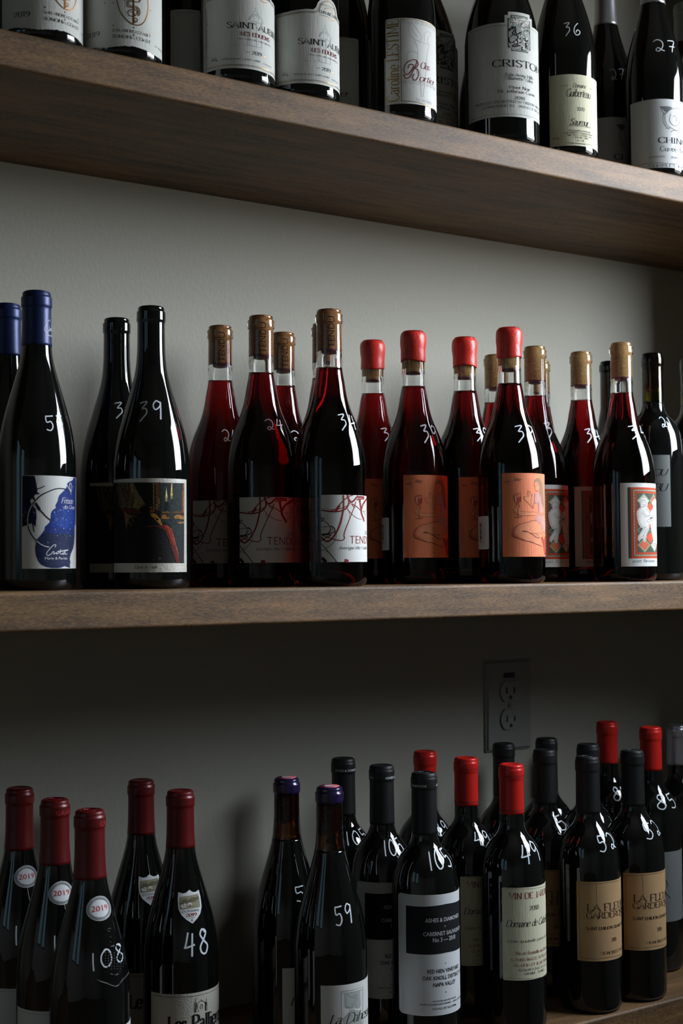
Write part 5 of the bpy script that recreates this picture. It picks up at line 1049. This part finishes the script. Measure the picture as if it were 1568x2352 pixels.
# ------------------------------------------------------------------ one bottle
def bottle(n, style, label, group, lab=None, a0=0., neck=None):
    x, y, kind, R, H = BT[n]; base = UT if n[0] == 'U' else MT if n[0] == 'M' else LT
    r = bpy.data.objects.new('wine_bottle', None); SC.collection.objects.link(r); r.location = (x, y, base); r.empty_display_size = .02
    r['label'] = label; r['category'] = 'bottle'; r['group'] = group
    K = (kind, R, H)
    st = style.split()
    def part(name, key, fn, rot=0., parent=r, **kw):
        o = link(name, cached(key, fn), parent, **kw)
        if rot: o.rotation_euler = (0, 0, math.radians(rot))
        return o
    if 'wine' in st:
        lev = .0640 if 'wax' not in st else .0672
        part('glass_body', ('wb', K, lev), lambda: wine_body(*K, lev)); part('glass_neck', ('ns', K, lev), lambda: neck_shell(*K, lev, M_clear), label='clear glass neck')
        ln = .0435 if 'wax' not in st else .0495
        ck = part('cork', ('ck', H, ln, 'tendu' in st), lambda: cork_mesh(H, ln, mt=M_cork2 if 'tendu' in st else M_cork), parent=r)
        part('cork_stain', ('cs', H, ln), lambda: lathe('cork_stain', [(0, H-.0018-ln-.0002), (.0088, H-.0018-ln-.0002), (.00924, H-.0018-ln+.001), (.00924, H-.0018-ln+.0022)], M_corkwet, 32), parent=ck, label='wine stained foot of the cork')
        if 'tendu' in st: part('cork_print', ('ct', H), lambda: cork_text('TENDU', H), rot=-20, parent=ck)
        if 'wax' in st: part('wax_seal', ('wx', K), lambda: wax_cap(*K), rot=hash(n) % 360 if False else sum(map(ord, n))*37 % 360)
    elif 'amber' in st or 'olive' in st:
        mt = M_amber if 'amber' in st else M_green; lev = .066
        part('glass_body', ('db', K, lev), lambda: dark_body(*K, H-lev)); part('glass_neck', ('ns', K, mt.name), lambda: neck_shell(*K, lev, mt), label=('amber' if 'amber' in st else 'olive')+' glass neck')
        ck = part('cork', ('ck', H, .047), lambda: cork_mesh(H, .047))
        if 'amber' in st: part('cork_print', ('ctd', H), lambda: cork_text('Domaine', H, 30), parent=ck)
        if 'violet' in st:
            w_ = part('wax_seal', ('cv', K), lambda: capsule(*K, .0165, C_violet, 'wax_seal'), label='violet wax seal')
            part('seal_disc', ('sd', K), lambda: lathe('seal_disc', [(.0108, H+.0006), (.0108, H+.0011), (0, H+.0012)], pm('pink_seal', (200, 96, 108), .4), 32), parent=w_, label='pink paper disc')
            def scr():
                A_ = Art(); random.seed(9)
                for _ in range(9): a = random.uniform(0, 6); A_.line('capwhite', .7, 1, [(6*random.uniform(-1, 1), 5*random.uniform(-1, 1)) for _ in range(4)])
                return A_.clip_map('seal_print', None, lambda x, y, l: Vector((x/1000, y/1000, H+.00135)), 50)
            part('seal_print', ('sp', K), scr, parent=w_)
    else:
        part('glass_body', ('db', K), lambda: dark_body(*K))
    for key, (mt, ln) in {'bluecap': (C_blue, .0545), 'dredcap': (C_dred, .0630), 'dred2': (C_dred, .0580), 'redcap': (C_red, .0560), 'blackcap': (C_black, .0665), 'silvercap': (C_silver, .0560 if n[0] == 'L' else .0650), 'palecap': (C_white, .0560)}.items():
        if key in st:
            ln_ = ln
            cp = part('capsule', ('cap', K, key), lambda: capsule(*K, ln_, mt), label=key.replace('dredcap', 'dark red capsule').replace('dred2', 'dark red capsule').replace('bluecap', 'blue capsule').replace('redcap', 'red capsule').replace('blackcap', 'black capsule').replace('silvercap', 'silver capsule').replace('palecap', 'pale capsule'))
            if 'ashestxt' in st: part('capsule_print', ('rt', K), lambda: ring_text('ASHES & DIAMONDS     ASHES & DIAMONDS', kind, R, H, 14.0, 2.6, 80, 0, 'silver'), rot={'L10': 28, 'L9': -20, 'L8': -75}[n], parent=cp)
            if 'graph' in st: part('capsule_print', ('gr', K), lambda: ring_text('GRAPHILLON', kind, R, H, 14.0, 4.6, 44, 0, 'capred', 'sans'), rot={'L3': 15, 'L2': -18, 'L1': 20}[n], parent=cp)
            if 'bord' in st: part('capsule_print', ('bo', K), lambda: ring_text('MIS EN BOUTEILLE AU DOMAINE', kind, R, H, 13.6, 2.6, 60, 0, 'maroon', 'sans'), rot=-70, parent=cp)
            if 'curtel' in st:
                def ct():
                    A_ = Art()
                    for q in ([(9, 12), (7, 14), (2, 9), (0, 3), (3, 1), (7, 5), (7, 8), (8, 3), (10, 6), (11, 3), (13, 8), (13, 3)], [(11, 9), (18, 10)]): A_.line('white', .5, 1, q)
                    A_.text('Marie & Florian', 1.5, -2.5, 19, 2.2, 'white', 'sans', 1)
                    def f(x_, y_, l): z = H-.0425+y_/1000; rr = rad(kind, R, H, z)+.0006; a = x_/1000/rr; return Vector((rr*math.sin(a), -rr*math.cos(a), z))
                    return A_.clip_map('capsule_print', None, f, 2)
                part('capsule_print', ('cc', K), ct, rot=10, parent=cp)
            if 'band' in st: part('capsule_band', ('cb', K), lambda: lathe('capsule_band', [(rad(kind, R, H, H-.0515)+.0004, H-.0520), (rad(kind, R, H, H-.0515)+.00055, H-.0516), (rad(kind, R, H, H-.0515)+.0004, H-.0512)], pm('black_line', (20, 12, 12), .5), 48), parent=cp, label='thin black band')
            if 'rings' in st:
                for q in (.0035, .0062): part('cap_ring', ('cr', K, q), lambda: lathe('cap_ring', [(q, H+.0002), (q+.0004, H+.0012), (q+.0009, H+.0002)], mt, 32), parent=cp)
    if lab:
        pa, pr = label_meshes(lab, R)
        l = link('front_label', pa, r); l.rotation_euler = (0, 0, math.radians(a0))
        if pr: link('label_print', pr, l)
    if neck:
        pa, pr = cached((neck, K), lambda: (oval_label if neck == 'oval' else shield_label)(*K))
        l = link('neck_label', pa, r); l.rotation_euler = (0, 0, math.radians({'L1': .1, 'L2': -3.3, 'L3': 3., 'L4': -5.4, 'L5': -6.6}[n])); link('label_print', pr, l)
    if 'barcode' in st:
        pa, pr = cached(('bc', R), lambda: barcode_sticker(R)); l = link('back_sticker', pa, r, label='white barcode sticker'); l.rotation_euler = (0, 0, math.radians({'M11': -125.5, 'M14': -120.5}[n])); link('label_print', pr, l)
    if 'crest' in st: link('embossed_crest', crest(*K), r)
    if n in MARKS: link('price_mark', price(n, *K), r, label='handwritten '+MARKS[n][0]+' in white marker')
    return r
g1 = 'blue capped bottles'; g2 = 'bottles with a dark painting on the label'; g3 = 'tendril label bottles'; g4 = 'red wax sealed bottles'; g5 = 'corked bottles with a mosaic label'
bottle('M1', 'bluecap', 'blue-capped dark bottle cut off by the left edge, middle shelf', g1, 'night', -120)
bottle('M2', 'bluecap curtel', 'blue-capped dark bottle priced 53 with a blue night-sky label', g1, 'night', -41.5)
bottle('M3', 'dark', 'capless dark bottle behind the one with the painting label', g2, 'painting', -70)
bottle('M4', 'dark', 'capless dark bottle priced 39 with full painting label in front', g2, 'painting', -100)
bottle('M5', 'wine tendu', 'rear corked red bottle beside the dark painting bottles', g3, 'tendril', -82.4)
bottle('M6', 'wine tendu', 'corked red bottle with half-shaded tendril label, left of the front one', g3, 'tendril', -68.7)
bottle('M7', 'wine tendu', 'corked red bottle whose neck shows between the two larger tendril bottles', g3, 'tendril', -60)
bottle('M8', 'wine tendu', 'red bottle almost hidden behind the frontmost tendril bottle', g3, 'tendril', -60)
bottle('M9', 'wine tendu', 'frontmost corked red bottle with bright white tendril label, priced 34', g3, 'tendril', -47.7)
bottle('M10', 'wine wax', 'leftmost red wax bottle, at the back beside the tendril label', g4, 'figure', -60)
bottle('M11', 'wine wax barcode', 'second red wax bottle from left with full salmon figure label', g4, 'figure', -55.9)
bottle('M12', 'wine wax', 'third red wax bottle from left, its salmon label half covered', g4, 'figure', -50.9)
bottle('M13', 'wine', 'corked bottle peeking out behind the rightmost red wax bottle', g5, 'mosaic', -60)
bottle('M14', 'wine wax barcode', 'rightmost and foremost red wax bottle with bright salmon label', g4, 'figure', -55.7)
bottle('M15', 'wine', 'corked bottle just right of the red wax bottles, mosaic label half covered', g5, 'mosaic', -50)
bottle('M16', 'wine', 'corked bottle nearly hidden behind the leftmost large mosaic bottle', g5, 'mosaic', -60)
bottle('M17', 'wine', 'corked bottle with shaded mosaic label, left of the front mosaic bottle', g5, 'mosaic', -59.5)
bottle('M18', 'dark', 'dark bottle neck behind the front mosaic bottle', 'dark bottles at the right of the middle shelf')
bottle('M19', 'wine', 'front corked bottle with fully visible mosaic label of two figures', g5, 'mosaic', -51.3)
bottle('M20', 'olive', 'olive glass bottle priced 21 with white scrawled label', 'dark bottles at the right of the middle shelf', 'bou', -150)
bottle('M21', 'olive', 'dark bottle cut off by the right edge, middle shelf', 'dark bottles at the right of the middle shelf')
h1 = 'burgundy bottles on the top shelf'
bottle('U1', 'dark', 'leftmost torn-edge label bottle on the top shelf', h1, 'quake', -78.6)
bottle('U2', 'dark', 'second torn-edge label bottle on the top shelf, gold serpent emblem', h1, 'quake', -98)
bottle('U3', 'dark', 'shaded bottle behind, between serpent and chapel labels on top shelf', h1, 'plain', -54)
bottle('U4', 'dark', 'left of the two chapel label bottles on the top shelf', h1, 'chapel', -90)
bottle('U5', 'dark', 'right of the two chapel label bottles, domed label fully shown', h1, 'chapel', -85)
bottle('U6', 'dark', 'shaded bottle behind with gold vertical lettering, right of chapel labels', h1, 'tulip', -109.6)
bottle('U7', 'dark', 'front bottle with tulip drawing and gold vertical lettering', h1, 'tulip', -63.4)
bottle('U8', 'dark', 'shaded bottle behind, left of the wide relief label bottle', h1, 'relief', -86)
bottle('U9', 'dark', 'widest bottle on the top shelf, label with black and white relief plaque', h1, 'relief', -103.5)
bottle('U10', 'dark', 'top shelf bottle priced 36 with small cream label', h1, 'guib', -71)
bottle('U11', 'silvercap', 'silver-capped bottle behind, between prices 36 and 27 on top shelf', h1, 'chinon', -90)
bottle('U12', 'silvercap', 'silver-capped front bottle priced 27 at right of top shelf', h1, 'chinon', -98)
bottle('U13', 'palecap', 'pale-capped bottle at the top right corner', h1, 'plain', -60)
bottle('U14', 'dark', 'added unseen front bottle just past the right edge, shading the top shelf wall', h1)  # unseen bottles past the frame, added to shade the wall of the top bay
bottle('U15', 'dark', 'second added unseen front bottle past the right edge, shading the top shelf wall', h1)
bottle('U16', 'dark', 'last added unseen front bottle of the top shelf beside the side wall', h1)
bottle('U18', 'dark', 'dark bottle in the third row behind the wide relief label bottle', h1)
bottle('U17', 'dark', 'added unseen rear bottle of the top shelf in the corner by the side wall', h1)  # unseen as well, added for the same wall shade
k1 = 'bottles with oval 2019 neck labels'; k2 = 'bottles with shield neck labels'; k3 = 'violet wax bottles'; k4 = 'black capped bottles with black and white label'; k5 = 'red capped bottles priced 49'; k6 = 'black capped bottles with kraft label'
bottle('L1', 'dredcap graph', 'leftmost and rearmost bottle with an oval 2019 neck label', k1, 'plain', -92, 'oval')
bottle('L2', 'dredcap graph rings', 'middle one of the three bottles with oval 2019 neck labels', k1, 'plain', -93, 'oval')
bottle('L3', 'dredcap graph rings crest', 'foremost oval 2019 bottle, priced 108, with embossed glass crest', k1, 'plain', -75, 'oval')
bottle('L4', 'dred2', 'rear bottle with a shield-shaped neck label, partly covered', k2, 'abbey', -75, 'shield')
bottle('L5', 'dred2', 'front shield neck label bottle priced 48 with chapel etching', k2, 'abbey', -77, 'shield')
bottle('L6', 'amber violet', 'rear violet-topped bottle with amber neck, left of price 59', k3, 'dapesse', -40)
bottle('L7', 'amber violet', 'front violet-topped bottle priced 59 with white script label', k3, 'dapesse', -48.8)
bottle('L8', 'blackcap ashestxt', 'rearmost of the three black capped bottles priced 105', k4, 'ashes', -88)
bottle('L9', 'blackcap ashestxt', 'middle one of the three black capped bottles priced 105', k4, 'ashes', -85.9)
bottle('L10', 'blackcap ashestxt rings', 'front bottle priced 105 with full black and white label', k4, 'ashes', -88.9)
bottle('L11', 'redcap band', 'rearmost red capped bottle behind the front 105 bottle', k5, 'jardin', -52)
bottle('L12', 'redcap band bord', 'middle red capped bottle between front 105 and front 49 bottles', k5, 'jardin', -51.8)
bottle('L13', 'redcap band bord', 'front red capped bottle priced 49 with whole cream label', k5, 'jardin', -59.6)
bottle('L14', 'blackcap', 'black capped bottle at the back below the wall socket', k6, 'fleur', -67)
bottle('L15f', 'blackcap', 'black capped bottle right of the front red capped bottle, second row', k6, 'fleur', -95)
bottle('L15', 'blackcap', 'black capped bottle at the back wall, third row, right of the socket', k6, 'fleur', -67)
bottle('L16f', 'blackcap rings', 'left front kraft label bottle priced 52', k6, 'fleur', -67)
bottle('L16', 'blackcap', 'black capped bottle directly behind the left front kraft label bottle', k6, 'fleur', -67)
bottle('L17', 'blackcap rings', 'right front kraft label bottle priced 52', k6, 'fleur', -66.2)
bottle('L18', 'redcap', 'tall rear red capped bottle, left of the two at far right', 'red capped bottles at the far right', 'greylab', -38)
bottle('L19', 'redcap', 'tall red capped bottle priced 85 at far right', 'red capped bottles at the far right', 'greylab', -38)
bottle('L20', 'silvercap', 'silver-capped bottle at the right edge of the lowest shelf', 'silver capped bottle on the lowest shelf')
